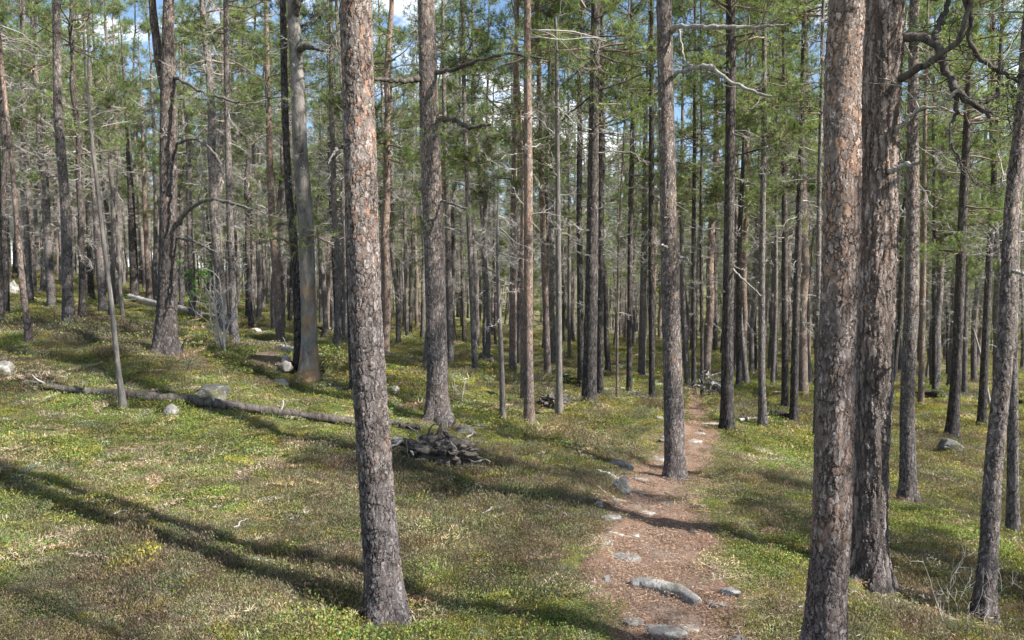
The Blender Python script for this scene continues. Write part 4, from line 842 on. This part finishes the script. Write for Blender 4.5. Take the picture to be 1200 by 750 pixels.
# ------------------------------------------------------------------ bushes and saplings
def bush(px, py, h, label, n, m, seed, leaves=[(.12, .26, .05), (.16, .32, .07), (.09, .2, .04)], spread=.3, r0=.006, name='bare_bush', cat='bush', lv=0, lsz=.03, subs=5):
    b = ray(px, py); d = b[1]; H = h/F*d; r = np.random.default_rng(seed); root = empty(name, b, label, cat)
    P0 = np.zeros((n, 3)); P0[:, :2] = r.normal(0, .03, (n, 2)); P0[:, 2] = -.05; P = grow(P0, np.c_[r.normal(0, spread, (n, 2)), np.ones(n)], H*r.uniform(.7, 1.1, n), 12, .10, .03, r)
    g = Geo(); add_t(g, P, rads(np.full(n, r0), .3, 12), 5, r, 0, .4, 1)
    p1, d1, _ = children(P, subs, .25, 1, r, .8, .2); P1 = grow(p1, d1, H*r.uniform(.12, .35, len(p1)), 6, .2, .04, r); add_t(g, P1, rads(np.full(len(p1), r0*.5), .4, 6), 4, r, 0, .4, 1)
    p2, d2, _ = children(P1, 3, .25, 1, r, .9, .1); P2 = grow(p2, d2, H*r.uniform(.05, .16, len(p2)), 4, .2, 0, r); add_t(g, P2, rads(np.full(len(p2), r0*.3), .5, 4), 3, r, 0, .4, 1)
    link('stems', g.mesh('stems', [m]), root)
    if lv:
        lg = Geo(); PP = np.concatenate([P2.reshape(-1, 3), P1[:, 3:].reshape(-1, 3)]); PP = PP[PP[:, 2] > .25*H]; q = PP[r.integers(0, len(PP), lv)]+r.normal(0, lsz*.7, (lv, 3)); dd = unit(r.normal(0, 1, (lv, 3))); ss = unit(np.cross(dd, r.normal(0, 1, (lv, 3))))
        L = lsz*r.uniform(.6, 1.3, (lv, 1)); V = np.stack([q-dd*L*.5, q+ss*L*.35, q+dd*L*.5, q-ss*L*.35], 1).reshape(-1, 3); c = np.array(leaves)[r.integers(0, 3, lv)]
        lg.add(V, np.arange(4*lv).reshape(-1, 4), None, 0, np.repeat(c, 4, 0), False); link('leaves', lg.mesh('leaves', [M_leaf]), root)
    return root
bush(262, 414, 95, 'leafless pale grey bush left of the pale slim pine', 6, M_twig, 3, spread=.16, r0=.014)
bush(231, 378, 75, 'slim birch sapling with fresh green leaves right of the forked pine', 3, M_twig, 4, spread=.13, r0=.012, name='birch_sapling', cat='sapling', lv=520, lsz=.075)
bush(1118, 742, 120, 'small bare twiggy bush in the grass left of the leaning border pine', 5, M_twig, 5, spread=.28, r0=.0028)
bush(537, 476, 36, 'dead white twig bush right of the stout pine foot', 3, M_twig, 6, spread=.3, r0=.006)
JUN = [(.05, .075, .035), (.07, .10, .045), (.10, .12, .06)]
bush(374, 440, 20, 'little dark shrub right of the barkless pine', 14, M_twig, 7, JUN, spread=.6, r0=.004, name='low_shrub', lv=500, lsz=.03)
bush(668, 452, 15, 'round dark juniper cushion right of the grey dead pole', 14, M_twig, 8, JUN, spread=.8, r0=.004, name='low_shrub', lv=900, lsz=.045)
# small loose stones trodden into the path
r = np.random.default_rng(8); PB = []
for k in range(5):
    V = ICO[0][:, :]; V = V*np.array([1, .7, .45])
    for q in range(8):
        nrm = unit(r.normal(0, 1, 3)); c = r.uniform(.3, .6); dd = V@nrm; V = V-np.maximum(dd-c, 0)[:, None]*nrm
    g = Geo(); g.add(V, None, ICO[1]); PB.append(g.mesh('pebble', [[M_rock, M_rock_p][k % 2]]))
cnt = 0
while cnt < 80:
    y = 3.2+9*r.random()**1.3; x = r.uniform(0, 3.2); m = path_mask(np.array([x]), np.array([y]))[0]
    if m < .03 or m > .8: continue
    o = link('pebble', PB[cnt % 5], None, (x, y, hz(x, y)+.012)); s = .015+.065*r.random()**2.4; o.scale = (s, s, s); o.rotation_euler = (r.normal(0, .2), r.normal(0, .2), r.uniform(0, 6.28)); cnt += 1
    tag(o, 'small loose stone half trodden into the needle covered path', 'stone', 'small loose stones on the path')
a = cover(19000, 1.6, 10, .72, .6, 1.15, 1); b = cover(12000, 9.5, 24, .8, 1.1, 2.2, 2, .75); c = cover(9000, 23, 60, .8, 2.0, 4.0, 3, .5)
scatter('dwarf_shrubs', CM, *[np.concatenate(q) for q in zip(a, b, c)], 'carpet of bilberry, heather, moss and dry grass covering the forest floor', 'ground cover')
print('objects', len(bpy.data.objects), 'top', sum(o.parent is None for o in bpy.data.objects))
